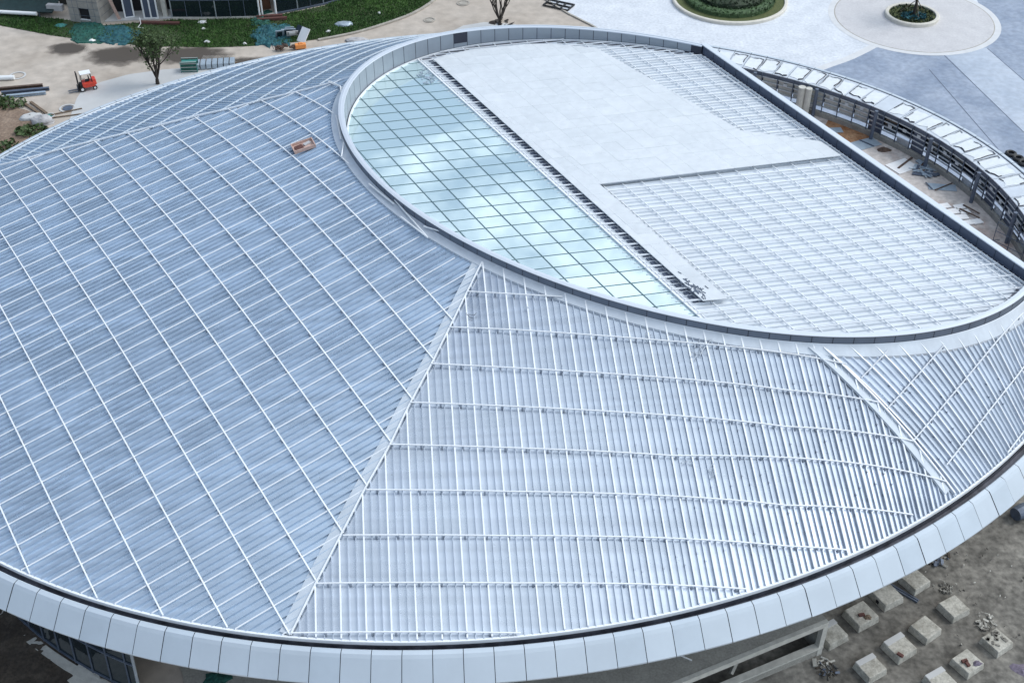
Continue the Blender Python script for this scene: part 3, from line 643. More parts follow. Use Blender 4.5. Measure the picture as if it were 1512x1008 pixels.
for k in range(len(rt) - 1):
    a, c = rt[k], rt[k + 1]; t = np.linspace(a + (c - a) * .012, c - (c - a) * .012, 4); mb = MB()
    loop_strip(mb, O, t, (-.12, -.12, -2.45, -2.45), (12.80, 12.92, 12.76, 12.70)); pn = mb.build('cladding_panel', 'flash', B)
    X = O.at((a + c) / 2)[0]
    # torn protective film: ragged dark tear with a flap of white film inside it
    if rng.random() < .88:
        ta, tb = a + (c - a) * rng.uniform(.03, .10), c - (c - a) * rng.uniform(.03, .10); o1, o2 = rng.uniform(-.5, -.25), rng.uniform(-2.35, -2.1)
        L_ = []
        for f, g in ((0, 0), (.35, .04), (.7, -.04), (1, 0)): L_.append((ta + (tb - ta) * f, o1 + g * 2))
        for f, g in ((.3, -.05), (.7, .05)): L_.append((tb + (ta - tb) * .04 * rng.normal(), o1 + (o2 - o1) * f))
        for f, g in ((1, 0), (.6, .06), (.3, -.06), (0, 0)): L_.append((ta + (tb - ta) * f, o2 + rng.normal(0, .12)))
        for f in (.7, .35): L_.append((ta - (ta - tb) * .05 * rng.normal(), o1 + (o2 - o1) * f))
        zz = lambda o_: 12.92 + (12.76 - 12.92) * ((-.10 - o_) / 2.54)
        pts = [(*O.at(t_, o_)[0], zz(o_) + .012) for t_, o_ in L_]; cen = np.mean(pts, axis=0)
        inn = [cen + (np.array(p) - cen) * f for p, f in zip(pts, .965 - .0 * rng.random(len(pts)))]
        mbf = MB(); mbf.add(inn, [tuple(range(len(inn)))], 0)
        side = rng.integers(0, len(pts))                # a dark curled edge along part of the outline
        for s2 in range(int(rng.integers(4, 9))):
            i0 = (side + s2) % len(pts); i1 = (i0 + 1) % len(pts); p, q = np.array(pts[i0]), np.array(pts[i1]); ci = .92 - .10 * rng.random()
            p2, q2 = cen + (p - cen) * ci, cen + (q - cen) * min(.97, ci + .04)
            mbf.add([p + (0, 0, .014), q + (0, 0, .014), q2 + (0, 0, .05), p2 + (0, 0, .04)], [(0, 1, 2, 3)], 1)
        mbf.build('torn_film', ['film', 'filmtear'], pn)
# frame wall under the ring
wt_ = np.concatenate([rgarc]); lenr = np.r_[0, np.cumsum(np.linalg.norm(np.diff(O.at(rgarc, -2.5), axis=0), axis=1))]
def tat(s_): return float(np.interp(s_, lenr, rgarc))
X = O.at(rgarc, -2.45); fw = MB().sweep(np.c_[X, np.zeros(n)], .30, ZF - .1, ZF + .42).build('terrace_kerb', 'concrete', B)
for z in (.95, 1.35, 1.75, 2.15):
    X = O.at(rgarc, -2.44); MB().sweep(np.c_[X, np.zeros(n)], .09, ZF + z - .06, ZF + z + .03).build('frame_rail', 'galv', fw)
k = 0; s_ = .4
while s_ < lenr[-1]:
    a = O.at(tat(s_), -2.5)[0]; MB().box((a[0], a[1], ZF + 1.35), (.07, .09, 2.3), 0).build('frame_post', 'steel', fw)
    if k % 4 == 2:
        a = O.at(tat(s_ + .5), -2.95)[0]; MB().tube([(a[0], a[1], ZF), (a[0], a[1], ZF + 2.6)], .15, 10).build('column', 'steel', B)
    b_ = tat(s_ + .08), tat(min(s_ + 1.32, lenr[-1])); o_ = -2.36
    X0 = O.at(b_[0], o_)[0]; X1 = O.at(b_[1], o_)[0]; u_ = rng.random(); far_left = (s_ > lenr[-1] * .5) == (O.at(rgarc[-1])[0, 1] > 80)
    yy = X0[1]
    if yy > 88: z0, z1, mm = .95, 2.1, 'palecon'
    elif u_ < .5: z0, z1, mm = 1.0, 2.4, 'glassdark'
    elif u_ < .7: z0, z1, mm = .45, 2.4, 'chordpanel'
    else: z0, z1, mm = .45, .95, 'galv'
    MB().add([(X0[0], X0[1], ZF + z0), (X1[0], X1[1], ZF + z0), (X1[0], X1[1], ZF + z1), (X0[0], X0[1], ZF + z1)], [(0, 1, 2, 3)]).build('infill_panel', mm, fw)
    if u_ < .9:
        mb = MB(); f0 = rng.random()
        X2 = O.at(tat(s_ + .7), -2.46)[0]; mb.box((X2[0], X2[1], ZF + 1.5 + .5 * f0), (.35, .07, .25), math.atan2(*(X1 - X0)[::-1])); mb.build('bracket', 'galv', fw)
    s_ += 1.4; k += 1
# pair of pale round columns at the left end of the frame wall
for px, w_ in (((1178, 170), .32), ((1188, 172), .28)):
    x, y, z = gp(*px, ZF); MB().tube([(x, y, ZF), (x, y, ZF + 2.6)], w_, 12).build('round_column', 'palecon', B, smooth=False)

# ---- concrete podium at the lower right of the building
e0, e1 = plane([(1010, 1006), (1224, 918)], 3.0); dd = (e1 - e0) / np.linalg.norm(e1 - e0); nn_ = np.array([-dd[1], dd[0]])
e0 = e0 - dd * 9; back = nn_ * 9
pod = MB().prism([tuple(e0), tuple(e1), tuple(e1 + back * .9), tuple(e0 + back)], 2.62, 3.0).build('podium_slab', 'concrete', B)
rz = math.atan2(dd[1], dd[0]); Ln = np.linalg.norm(e1 - e0)
mb = MB()
mid = (e0 + e1) / 2
mb.box((mid[0] + nn_[0] * .12, mid[1] + nn_[1] * .12, 2.82), (Ln, .26, .40), rz); mb.build('edge_beam', 'palecon', pod)
mb = MB(); mb.box((mid[0] + nn_[0] * .15, mid[1] + nn_[1] * .15, .34), (Ln, .3, .68), rz); mb.build('parapet_wall', 'concrete', pod)
mb = MB(); mb.box((mid[0] + nn_[0] * .13, mid[1] + nn_[1] * .13, .75), (Ln, .42, .14), rz); mb.build('sill', 'palecon', pod)
q = e1 - dd * .16
mb = MB(); mb.box((q[0] + nn_[0] * .14, q[1] + nn_[1] * .14, 1.31), (.34, .34, 2.62), rz); mb.build('post', 'palecon', pod)
q = e1 + nn_ * 4 - dd * .1; MB().box((q[0], q[1], 1.3), (.2, 7.6, 2.6), rz).build('side_wall', 'concrete', pod)
q = mid + nn_ * 4.5; MB().box((q[0], q[1], 1.3), (Ln, .2, 2.6), rz).build('back_wall', 'interior', pod)
q = e1 - dd * 6; MB().tube([(q[0] + nn_[0] * .6, q[1] + nn_[1] * .6, .8), (q[0] + nn_[0] * 2.6 + dd[0] * 3, q[1] + nn_[1] * 2.6 + dd[1] * 3, 2.5)], .14, 4).build('brace', 'concrete', pod)

# ================================================================== GROUND
G = 0.0
struct('ground', MB().add([(-700, -300, -.02), (700, -300, -.02), (700, 900, -.02), (-700, 900, -.02)], [(0, 1, 2, 3)]), 'sand')
apr = gpoly([(40, 250), (100, 190), (106, 165), (113, 146), (122, 132), (150, 121), (190, 110), (240, 103), (330, 96), (450, 85), (560, 88), (640, 60), (684, 38), (715, 33), (760, 36), (800, 50), (700, 200), (300, 220)])
struct('building_apron', MB().prism(apr, 0, .004, top_only=True), 'apron')
# plaza
kl = [(803.5, -1), (839, 21), (873, 38), (960, 90)]
plaza = [(760, -28)] + kl + [(1200, 220), (1512, 420), (2100, 420), (2100, -260), (600, -260), (690, -72)]
struct('plaza', MB().prism(gpoly(plaza), 0, .006, top_only=True), 'granite')
struct('road_kerb', MB().sweep([gp(*p) for p in [(700, -66), (760, -28)] + kl], .22, 0, .13), 'kerbgrey')
# big circle of pale granite bounded by a light band; blue-grey paving beyond
bl = [(1180, 116), (1228, 96), (1261, 86.5), (1292, 70.5)]
blue = [(1100, 160), (1180, 116), (1228, 97), (1262, 87), (1292, 71), (1380, 60), (1446, 8), (1425, -40), (1436, -90), (2000, -90), (2000, 420), (1512, 420)]
struct('blue_paving', MB().prism(gpoly(blue), 0, .010, top_only=True), 'bluepave')
struct('paving_band', MB().sweep([gp(*p, .0) for p in smooth_poly([(1170, 118), (1218, 99), (1255, 85.5), (1290, 68), (1306, 55)], 5)], .9, .012, .014), 'band')
pale = gpoly([(1394, 80), (1420, 60), (1458, 72), (1512, 119), (1700, 280), (1700, 420), (1512, 197)])
struct('pale_paving', MB().prism(pale, 0, .014, top_only=True), 'bluepale')
pale2 = gpoly([(1372, 103), (1475, 222), (1485, 222), (1560, 330), (1700, 420), (1620, 300), (1512, 197), (1440, 124), (1392, 84)])
for i, (pa, pb_) in enumerate((((1394, 82), (1512, 196)), ((1372, 103), (1475, 222)), ((1458, 72), (1512, 119)), ((1290, 100), (1420, 200)))):
    struct('paving_joint', MB().sweep([gp(*pa), gp(*pb_)], .10, .015, .018), 'chordpanel' if i != 3 else 'bluepave')
rc = (46.67, 133.74)
def disc(c, r, z, n=72): return [(c[0] + r * math.cos(2 * math.pi * k / n), c[1] + r * math.sin(2 * math.pi * k / n)) for k in range(n)]
struct('ring_paving_border', MB().prism(disc(rc, 9.75, 0), 0, .022, top_only=True), 'band')
struct('ring_paving_joint', MB().prism(disc(rc, 9.06, 0), 0, .026, top_only=True), 'kerbgrey')
struct('ring_paving', MB().prism(disc(rc, 8.95, 0), 0, .030, top_only=True), 'ring')

# leaf-sized faces scattered in a volume
def leaves(mb, pts, size, mi=0):
    for p in pts:
        a, b_ = rng.uniform(0, 6.28), rng.uniform(-.9, .9); s_ = size * rng.uniform(.6, 1.4)
        u = np.array([math.cos(a), math.sin(a), 0]); w_ = np.array([-math.sin(a) * math.sin(b_), math.cos(a) * math.sin(b_), math.cos(b_)]) * .7 + rng.normal(0, .3, 3)
        p = np.asarray(p); mb.add([p - u * s_ * .5, p + w_ * s_ * .5, p + u * s_ * .5, p - w_ * s_ * .5], [(0, 1, 2, 3)], mi)
# small round planter with staked tree
cpl = (46.55, 134.14)
pt = thing('round_planter', 'small round planter with cream kerb, green groundcover and torn teal netting', 'planter', (*cpl, 0))
MB().lathe((0, 0, .03), [(3.08, 0), (3.08, .36), (3.0, .42), (2.72, .42), (2.66, .36), (2.66, .05)], 48).build('kerb', 'kerb', pt)
MB().prism(disc((0, 0), 2.68, 0), 0, .26, top_only=True).build('soil', 'lawn', pt)
mb = MB(); leaves(mb, [(r_ * math.cos(a), r_ * math.sin(a), .3 + .12 * rng.random()) for r_, a in zip(2.55 * np.sqrt(rng.random(900)), rng.uniform(0, 6.28, 900))], .22); tag(mb.build('groundcover', 'leafdark', pt), kind='stuff')
mb = MB(); leaves(mb, [(-.1 + 1.6 * r_ * math.cos(a), -.7 + 1.1 * r_ * math.sin(a), .42 + .15 * rng.random()) for r_, a in zip(np.sqrt(rng.random(160)), rng.uniform(0, 6.28, 160))], .3); tag(mb.build('netting', 'net2', pt), kind='stuff')
def limb(mb, p, d, r, L_, depth, tips, spread=.45, up=.15, seg=5):
    p = np.array(p, float); d = np.array(d, float); pts = [p]
    for _ in range(3): d = d + rng.normal(0, .08, 3) + (0, 0, up * .3); d /= np.linalg.norm(d); p = p + d * L_ / 3; pts.append(p)
    mb.tube(pts, np.linspace(r, r * .62, 4), seg if depth > 1 else 4)
    tips.append(p)
    if depth:
        for _ in range(int(rng.integers(2, 4))):
            nd = d + rng.normal(0, spread, 3) + (0, 0, up); nd /= np.linalg.norm(nd); limb(mb, p, nd, r * .58, L_ * rng.uniform(.62, .88), depth - 1, tips, spread, up, seg)
# staked tree in the planter (only its stem shows)
tr = thing('staked_tree', 'dark slender tree trunk propped by three stakes in the small planter', 'tree', (cpl[0] + .15, cpl[1] - .1, .26))
mb = MB(); tips = []; mb.tube([(0, 0, 0), (.03, 0, 1.2), (.06, .05, 2.6)], [.22, .16, .13], 8)
for k in range(5): a = k * 1.256; limb(mb, (.06, .05, 2.6), (math.cos(a) * .6, math.sin(a) * .6, .9), .08, 1.3, 2, tips)
mb.build('trunk', 'bark', tr); mb = MB(); leaves(mb, [t + rng.normal(0, .45, 3) for t in tips for _ in range(22)], .28); mb.build('crown', 'leaf', tr)
for k in range(3):
    a = k * 2.094 + .6; MB().tube([(1.7 * math.cos(a), 1.7 * math.sin(a), 0), (.05, .0, 1.9)], .045, 5).build('stake', 'wood', tr)
# big round garden
cbp = (25.93, 138.58)
gd = thing('round_garden_bed', 'big round garden bed of clipped hedges behind the parapet corner', 'garden bed', (*cbp, 0))
MB().lathe((0, 0, .01), [(6.85, 0), (6.85, .30), (6.75, .36), (6.50, .36), (6.45, .30), (6.45, .05)], 64).build('kerb', 'kerb', gd)
MB().prism(disc((0, 0), 6.48, 0), 0, .22, top_only=True).build('lawn', 'lawn', gd)
mb = MB(); mb.lathe((0, 0, .2), [(5.3, 0), (5.25, .45), (4.9, .6), (4.3, .6), (4.0, .45)], 48, 0); pts = []
for _ in range(5200):
    a = rng.uniform(0, 6.28); r_ = rng.uniform(4.1, 5.35); pts.append((r_ * math.cos(a), r_ * math.sin(a), .35 + rng.uniform(0, .5)))
leaves(mb, pts, .22); mb.build('outer_hedge', 'leafmid', gd)
mb = MB(); mb.lathe((0, 0, .2), [(4.05, 0), (3.9, .9), (3.0, 1.3), (1.2, 1.6), (.02, 1.7)], 40, 0); pts = []
for _ in range(5200):
    a = rng.uniform(0, 6.28); r_ = 4.1 * math.sqrt(rng.random()); zt = .2 + (1.7 if r_ < 1.2 else 1.7 - (r_ - 1.2) * .28); pts.append((r_ * math.cos(a), r_ * math.sin(a), zt + rng.uniform(-.5, .12)))
leaves(mb, pts, .26); mb.build('inner_shrubs', 'leafdark', gd)
mb = MB()
x, y, z = gp(1038, 6, .3); mb.box((x - cbp[0], y - cbp[1], .86), (.5, .35, .12), .4); mb.build('white_stone', 'white', gd)

# grass strip, its kerb and what lies on it
gp_poly = [(-120, 20), (0, 38), (36, 45), (73, 52), (108, 57), (175, 63), (218, 70), (250, 69), (311, 70.5), (367, 68.5), (422, 64), (472, 58), (533, 47), (575, 34), (607, 22), (632, 8), (645, -6), (660, -40), (560, -40), (500, 0), (478, 9), (407, 24), (384, 28), (255, 30), (150, 38), (100, 30), (0, 20), (-120, 0)]
struct('grass_soil', MB().prism(gpoly(gp_poly), 0, .012, top_only=True), 'soilgrass')
def inpoly(p, poly):
    c = False; n = len(poly)
    for i in range(n):
        a, b_ = poly[i], poly[i - 1]
        if (a[1] > p[1]) != (b_[1] > p[1]) and p[0] < (b_[0] - a[0]) * (p[1] - a[1]) / (b_[1] - a[1]) + a[0]: c = not c
    return c
gpl = np.array(gpoly(gp_poly)); mb = MB(); cnt = 0
bare = np.array(gpoly([(95, 30), (235, 30), (255, 66), (150, 64), (80, 52)]))
while cnt < 30000:
    p = rng.uniform(gpl.min(0), gpl.max(0))
    if p[0] > -4 or p[0] < -72 or not inpoly(p, gpl) or (inpoly(p, bare) and rng.random() < .66): continue
    if math.sin(p[0] * .55 + 1.3 * math.sin(p[1] * .4)) + .6 * math.sin(p[1] * 1.1 + p[0] * .3) < -.9 and p[0] < -20 and rng.random() < .7: continue
    cnt += 1; h = rng.uniform(.10, .30); a = rng.uniform(0, 6.28); w_ = .075
    mb.add([(p[0] - w_ * math.cos(a), p[1] - w_ * math.sin(a), 0), (p[0] + w_ * math.cos(a), p[1] + w_ * math.sin(a), 0), (p[0] + rng.normal(0, .1), p[1] + rng.normal(0, .1), h)], [(0, 1, 2)])
tag(mb.build('grass', 'grass'), kind='stuff')
struct('verge_kerb', MB().sweep([gp(*p) for p in smooth_poly([(470, 60), (502, 54), (533, 47), (575, 34), (607, 22), (632, 8), (645, -4), (652, -20)], 5)], .35, 0, .16), 'kerbgrey')
def blotch(name, px, m, z=.006, jit=.25, kind='structure'):
    q = smooth_poly(plane(px), 6, True); q = q + rng.normal(0, jit * .3, q.shape); return tag(MB().prism([tuple(p) for p in q], 0, z, top_only=True).build(name, m), kind=kind)
# wet patches: soft-edged stain in the material of thin ground sheets
def wet(name, px):
    q = plane(px); c = q.mean(0); r_ = np.abs(q - c).max(0)
    m_ = bpy.data.materials.new('wet_stain'); m_.use_nodes = True; nt = m_.node_tree; b_ = nt.nodes['Principled BSDF']; b_.inputs['Base Color'].default_value = (.085, .07, .058, 1); b_.inputs['Roughness'].default_value = .6
    tr_ = nt.nodes.new('ShaderNodeBsdfTransparent'); mx = nt.nodes.new('ShaderNodeMixShader'); g = nt.nodes.new('ShaderNodeNewGeometry')
    mp_ = nt.nodes.new('ShaderNodeMapping'); mp_.vector_type = 'TEXTURE'; mp_.inputs['Location'].default_value = (c[0], c[1], 0); mp_.inputs['Scale'].default_value = (r_[0], r_[1], 1)
    ln = nt.nodes.new('ShaderNodeVectorMath'); ln.operation = 'LENGTH'; no = nt.nodes.new('ShaderNodeTexNoise'); no.inputs['Scale'].default_value = .5; no.inputs['Detail'].default_value = 5
    ad = nt.nodes.new('ShaderNodeMath'); ad.operation = 'ADD'; mr = nt.nodes.new('ShaderNodeMapRange'); mr.inputs[1].default_value = 1.02; mr.inputs[2].default_value = 1.42; mr.inputs[3].default_value = .85; mr.inputs[4].default_value = 0
    nt.links.new(g.outputs['Position'], mp_.inputs[0]); nt.links.new(mp_.outputs[0], ln.inputs[0]); nt.links.new(g.outputs['Position'], no.inputs['Vector'])
    nt.links.new(ln.outputs['Value'], ad.inputs[0]); nt.links.new(no.outputs['Fac'], ad.inputs[1]); nt.links.new(ad.outputs[0], mr.inputs[0])
    nt.links.new(mr.outputs[0], mx.inputs[0]); nt.links.new(tr_.outputs[0], mx.inputs[1]); nt.links.new(b_.outputs[0], mx.inputs[2]); nt.links.new(mx.outputs[0], nt.nodes['Material Output'].inputs[0])
    M[name] = m_
    tag(MB().prism([(c[0] - r_[0], c[1] - r_[1]), (c[0] + r_[0], c[1] - r_[1]), (c[0] + r_[0], c[1] + r_[1]), (c[0] - r_[0], c[1] + r_[1])], 0, .008, top_only=True).build('wet_ground', name), kind='structure')
wet('w1', [(70, 60), (130, 60), (130, 84), (70, 84)]); wet('w2', [(128, 66), (230, 66), (230, 100), (128, 100)]); wet('w3', [(215, 66), (345, 66), (345, 98), (215, 98)]); wet('w4', [(300, 82), (420, 82), (420, 104), (300, 104)])
# dirt corner at the far left and dark dirt at the lower left
def mound(name, px, h, m, label=None, cat=None, kind=None, n=26, rough=.25):
    q = plane(px)
    if rough > .4: q = smooth_poly(q, 9, True); q = q + rng.normal(0, .28, q.shape); n = 40
    lo, hi = q.min(0), q.max(0); poly = [tuple(p) for p in q]; V = []; F = []; N = n
    from mathutils import noise
    idx = {}
    for i in range(N + 1):
        for j in range(N + 1):
            p = lo + (hi - lo) * np.array([i / N, j / N]); ins = inpoly(p, poly)
            c = (i / N - .5, j / N - .5); e = max(0, 1 - (c[0] ** 2 + c[1] ** 2) * 4.2)
            z = (h * e ** .7 * (.75 + rough * 2 * noise.noise((p[0] * .9, p[1] * .9, 3.3))) + rough * .4 * noise.noise((p[0] * 2.7, p[1] * 2.7, 1.1)) + (rough * .3 * noise.noise((p[0] * 6, p[1] * 6, 4.)) if rough > .4 else 0)) if ins else -.25
            idx[i, j] = len(V); V.append((p[0], p[1], max(z, .03 if ins else -.25) + .01))
    for i in range(N):
        for j in range(N): F.append((idx[i, j], idx[i + 1, j], idx[i + 1, j + 1], idx[i, j + 1]))
    o = MB().add(V, F).build(name, m, smooth=rough < .4)
    return tag(o, label, cat, kind=kind)
blotch('dirt_ground', [(-60, 120), (0, 150), (30, 160), (60, 175), (85, 215), (60, 245), (-60, 260)], 'browndirt', .01)
mb = MB()
for cx, cy, n_, rx, ry in ((10, 155, 260, 2.2, 1.2), (48, 196, 260, 1.7, 1.2), (6, 222, 220, 1.5, 1.6), (-10, 150, 120, 1.5, 1.)):
    x, y, z = gp(cx, cy)
    leaves(mb, [(x + rx * r_ * math.cos(a), y + ry * r_ * math.sin(a), .1 + .35 * rng.random()) for r_, a in zip(np.sqrt(rng.random(n_)), rng.uniform(0, 6.28, n_))], .35)
tag(mb.build('weeds', 'leaf'), kind='stuff')
tag(mound('dirt_slope', [(-260, 1120), (-260, 700), (0, 800), (60, 880), (120, 960), (150, 1000), (170, 1060), (110, 1120)], .25, 'dirt', kind='structure', n=80, rough=.35), kind='structure')
blotch('concrete_walk', [(116, 984), (128, 984), (175, 1020), (200, 1060), (110, 1060), (104, 1010)], 'palecon', .15)
blotch('entrance_floor', [(268, 1008), (276, 960), (420, 960), (860, 940), (900, 1080), (240, 1080)], 'concrete', .012)
# lower right yard of stained concrete
dk = gpoly([(860, 1010), (1180, 860), (1420, 660), (1512, 540), (1900, 420), (2300, 900), (1700, 1300), (900, 1300)])
struct('concrete_yard', MB().prism(dk, 0, .010, top_only=True), 'deckcon')

# concrete blocks
bl_pos = [(25.22, 49.88), (23.16, 48.70), (21.24, 47.19), (19.15, 45.82), (27.04, 47.76), (24.90, 46.17), (23.00, 44.84), (20.95, 43.40), (28.90, 45.23), (26.71, 43.73), (24.76, 42.46)]
bl_lab = ['concrete block half under the fascia edge, farthest from the podium', 'concrete block with a dark hole in its left face', 'concrete block topped with a tan rag and red brick scrap, under the fascia', 'concrete block with pale cast strip touching the podium corner',
          'plain concrete block standing alone near the dark wheel tracks', 'plain concrete block in the middle of the yard between two rows', 'concrete block with pale strip and one red brick lying on top', 'concrete block with pale strip nearest the debris heap by the podium post',
          'concrete block with rough broken top, rightmost of its row', 'concrete block carrying red bricks and a violet rag', 'concrete block with pale strip cut by the bottom edge']
strip = {3, 6, 7, 10}
proto = None
def block_mesh(st):
    mb = MB(); mb.box((0, 0, .27), (1.46, 1.40, .54), 0, 0, taper=.9)
    ob = []
    return mb
for i, ((x, y), lb) in enumerate(zip(bl_pos, bl_lab)):
    t = thing('concrete_block', lb, 'concrete block', (x, y, .01), R(31 + rng.normal(0, 2.0)), 'concrete blocks in the yard')
    if proto is None:
        proto = block_mesh(False).build('body', 'block', t, bevel=.04)
    else:
        o = proto.copy(); COL.objects.link(o); o.parent = t
    if i in (1, 3, 6): t.scale = (1.08, 1.08, 1.0)
    if i in (2,): t.scale = (1.15, 1.1, 1.05)
    if i in strip: MB().box((.03, .46, .555), (1.30, .34, .04), 0).build('cast_strip', 'apron', t)
    if i == 1: MB().box((-.71, -.05, .26), (.06, .2, .2), 0).build('hole', 'interior', t)
    if i == 8:
        mb = MB()
        for _ in range(14): mb.box((rng.uniform(-.5, .4), rng.uniform(-.3, .5), .56), (rng.uniform(.1, .3), rng.uniform(.1, .25), .05), rng.uniform(0, 3))
        mb.build('broken_crust', 'deckcon', t)
def brick_on(px, z, rz, label, m='brick', d=(.38, .2, .12)):
    x, y, _ = gp(*px, z); t = MB().box((0, 0, d[2] / 2), d, 0).build('brick', m, bevel=.01); t.location = (x, y, z); t.rotation_euler = (0, 0, rz); tag(t, label, 'brick', 'loose bricks on the blocks')
brick_on((1329, 967), .56, 2.4, 'single red brick on the striped block in mid yard')
brick_on((1428, 980), .56, 1.9, 'red brick on the block beside the violet rag')
brick_on((1424, 976), .56, .3, 'red brick lying crosswise behind another on the same block')
brick_on((1272, 908), .58, .2, 'red brick scrap beside the tan rag')
def rag(px, z, r_, m, label, n=12, h=.12, name='rag'):
    x, y, _ = gp(*px, z); mb = MB(); V = [(0, 0, h)]
    for ring_, (f, hh) in enumerate(((.5, .8), (1, .05))):
        for k in range(n): a = 2 * math.pi * k / n; q = r_ * f * rng.uniform(.75, 1.25); V.append((q * math.cos(a), q * math.sin(a) * .7, h * hh * rng.uniform(.4, 1.2)))
    F = [(0, 1 + k, 1 + (k + 1) % n) for k in range(n)] + [(1 + k, 1 + n + k, 1 + n + (k + 1) % n, 1 + (k + 1) % n) for k in range(n)]
    o = mb.add(V, F).build(name, m); o.location = (x, y, z + .005); return tag(o, label, 'rag' if name == 'rag' else name.replace('_', ' '))
rag((1281, 911), .58, .28, 'wood', 'tan rag on the block under the fascia edge'); rag((1443, 979), .56, .3, 'purple', 'violet rag crumpled beside red bricks on a block')
rag((1508, 988), .01, .6, 'purple', 'violet and white rag at the lower right corner')
# rubble
def debris(px, n, rad, label, cat, m, z=.0, size=(.15, .6), name='rubble_heap', flat=.06):
    x, y, _ = gp(*px, z); mb = MB()
    for _ in range(n):
        r_, a = rad * math.sqrt(rng.random()), rng.uniform(0, 6.28); L_ = rng.uniform(*size)
        mb.box((r_ * math.cos(a), r_ * math.sin(a), .05 + rng.uniform(0, .12)), (L_, L_ * rng.uniform(.12, .5), flat), rng.uniform(0, 3.1), int(rng.integers(0, len(m))), rx=rng.normal(0, .3))
    o = mb.build(name, m); o.location = (x, y, z); return tag(o, label, cat)
debris((1222, 990), 60, .6, 'heap of dark scrap beside the podium post', 'rubble', ['deckcon', 'steel', 'dirt'], size=(.06, .28))
debris((1215, 981), 10, .5, 'pale sticks leaning on the scrap heap by the podium', 'rubble', ['palecon'], name='scrap_sticks')
debris((1387, 826), 26, .7, 'dark rag and rubble pile just below the fascia', 'rubble', ['dirt', 'concrete', 'steel'])
debris((1397, 869), 60, .45, 'thin scatter of broken concrete between two lone blocks', 'rubble', ['concrete', 'deckcon'], size=(.05, .2))
debris((1455, 918), 34, .7, 'pale wire scraps beside the rightmost block row', 'rubble', ['concrete', 'deckcon', 'palecon'], size=(.1, .45), flat=.03)
tag(debris((1440, 880), 60, 4.5, None, None, ['palecon', 'deckcon'], size=(.05, .16), name='concrete_crumbs'), kind='stuff')
t = MB().box((0, 0, .06), (2.6, .09, .12), 0).box((0, .16, .06), (2.6, .09, .12), 0).build('steel_bars', 'steel'); t.location = gp(1326, 873, .02); t.rotation_euler = (0, 0, R(-42)); tag(t, 'two dark steel bars lying beside the holed block', 'steel bars')
x, y, z = gp(1506, 762); t = thing('dark_barrel', 'dark round barrel lying at the right edge of the yard', 'barrel', (x, y, .5), .5)
MB().tube([(-.6, 0, 0), (-.2, 0, 0), (.2, 0, 0), (.6, 0, 0)], [.45, .5, .5, .45], 16).build('body', 'steel', t)
t = MB().tube([(-.6, 0, 0), (.6, 0, 0)], .05, 5).build('pale_batten', 'board'); t.location = gp(1007, 968, 3.06); t.rotation_euler = (0, 0, R(-28)); tag(t, 'pale batten poking out from under the fascia onto the podium', 'batten')
rag((322, 1001), .02, .8, 'net1', 'dark green netting scrap on the entrance floor under the fascia', name='netting')

# ------------------------------------------------------------------ terrace bits
def sheet(px, z, d, rz, m, label, name='metal_sheet', cat='sheet', th=.05, tilt=0., extra=None):
    x, y, _ = gp(*px, z); t = thing(name, label, cat, (x, y, z + .01), rz); MB().box((0, 0, th / 2 + abs(tilt) * d[1] / 2), (d[0], d[1], th), 0, rx=tilt).build('sheet_body', m, t)
    for (dx, dy, w_, h_, a, mm, zz) in (extra or []): MB().box((dx, dy, th + zz), (w_, h_, .05), a).build('strip', mm, t)
    return t
sheet((1278, 213), ZF, (2.3, 1.3), R(25), 'bluesheet', 'blue-grey sheet with a dark slot on the rusty terrace floor', extra=[(.1, 0, .12, 1.4, .3, 'steel', .03)])
sheet((1231, 193), ZF, (1.4, .8), R(5), 'bluesheet', 'small grey sheet next to the orange rust stain behind the parapet')
sheet((1332, 246), ZF, (2.1, 1.6), R(30), 'board', 'white board with a brown plank lying across it on the terrace', name='white_board', cat='board', extra=[(.5, .2, 2.2, .16, .3, 'rusty', .04)])
sheet((1391, 277), ZF, (2.1, .9), R(-8), 'bluesheet', 'thin pale panel with a diagonal bar across it on the terrace', extra=[(.1, .0, 1.9, .09, .7, 'rusty', .05), (-1.0, 0, .08, 1., .4, 'steel', .04)])
debris((1364, 252), 26, .95, 'jumble of metal offcuts and dark frames beside the white board', 'scrap', ['galv', 'bluesheet', 'rusty', 'steel'], z=ZF, size=(.4, 1.3), name='scrap_pile')
rag((1306, 222), ZF, .55, 'rusty', 'small dark brown rag on the terrace floor', h=.25)
bx_, by_, _ = gp(1412, 314, ZF)
for i, (dx, dy, w_, h_, a, lb) in enumerate(((-.9, .75, 1.3, .62, .05, 'white insulation board, upper left of the board group'), (.45, .70, .9, .58, .05, 'short white insulation board, upper right of the board group'), (-.47, .0, 1.5, .66, .05, 'white insulation board, left middle of the board group'), (.6, .0, .8, .5, .05, 'white insulation board against a brown plank'),
                                              (-.2, -.75, 1.7, .60, -.1, 'white insulation board in the third row of the group'), (.4, -1.45, .85, .55, .0, 'white insulation board at the near left corner of the group'), (1.15, -1.3, .75, .6, .1, 'white insulation board at the near right corner of the group'))):
    t = MB().box((0, 0, .05), (w_, h_, .1), 0).build('insulation_board', 'board', bevel=.01); t.location = (bx_ + dx * 1.0, by_ + dy, ZF + .02); t.rotation_euler = (0, 0, a + R(12)); tag(t, lb, 'board', 'white boards laid out on the terrace')
for i, (dx, dy, L_, a) in enumerate(((.85, -.35, 1.7, -.85), (1.15, .2, 1.5, -.95))):
    t = MB().box((0, 0, .16), (L_, .12, .05), 0).build('plank', 'rusty'); t.location = (bx_ + dx, by_ + dy, ZF + .02); t.rotation_euler = (0, 0, a); tag(t, ('brown plank across the white boards', 'brown plank just beyond the white boards')[i], 'plank')
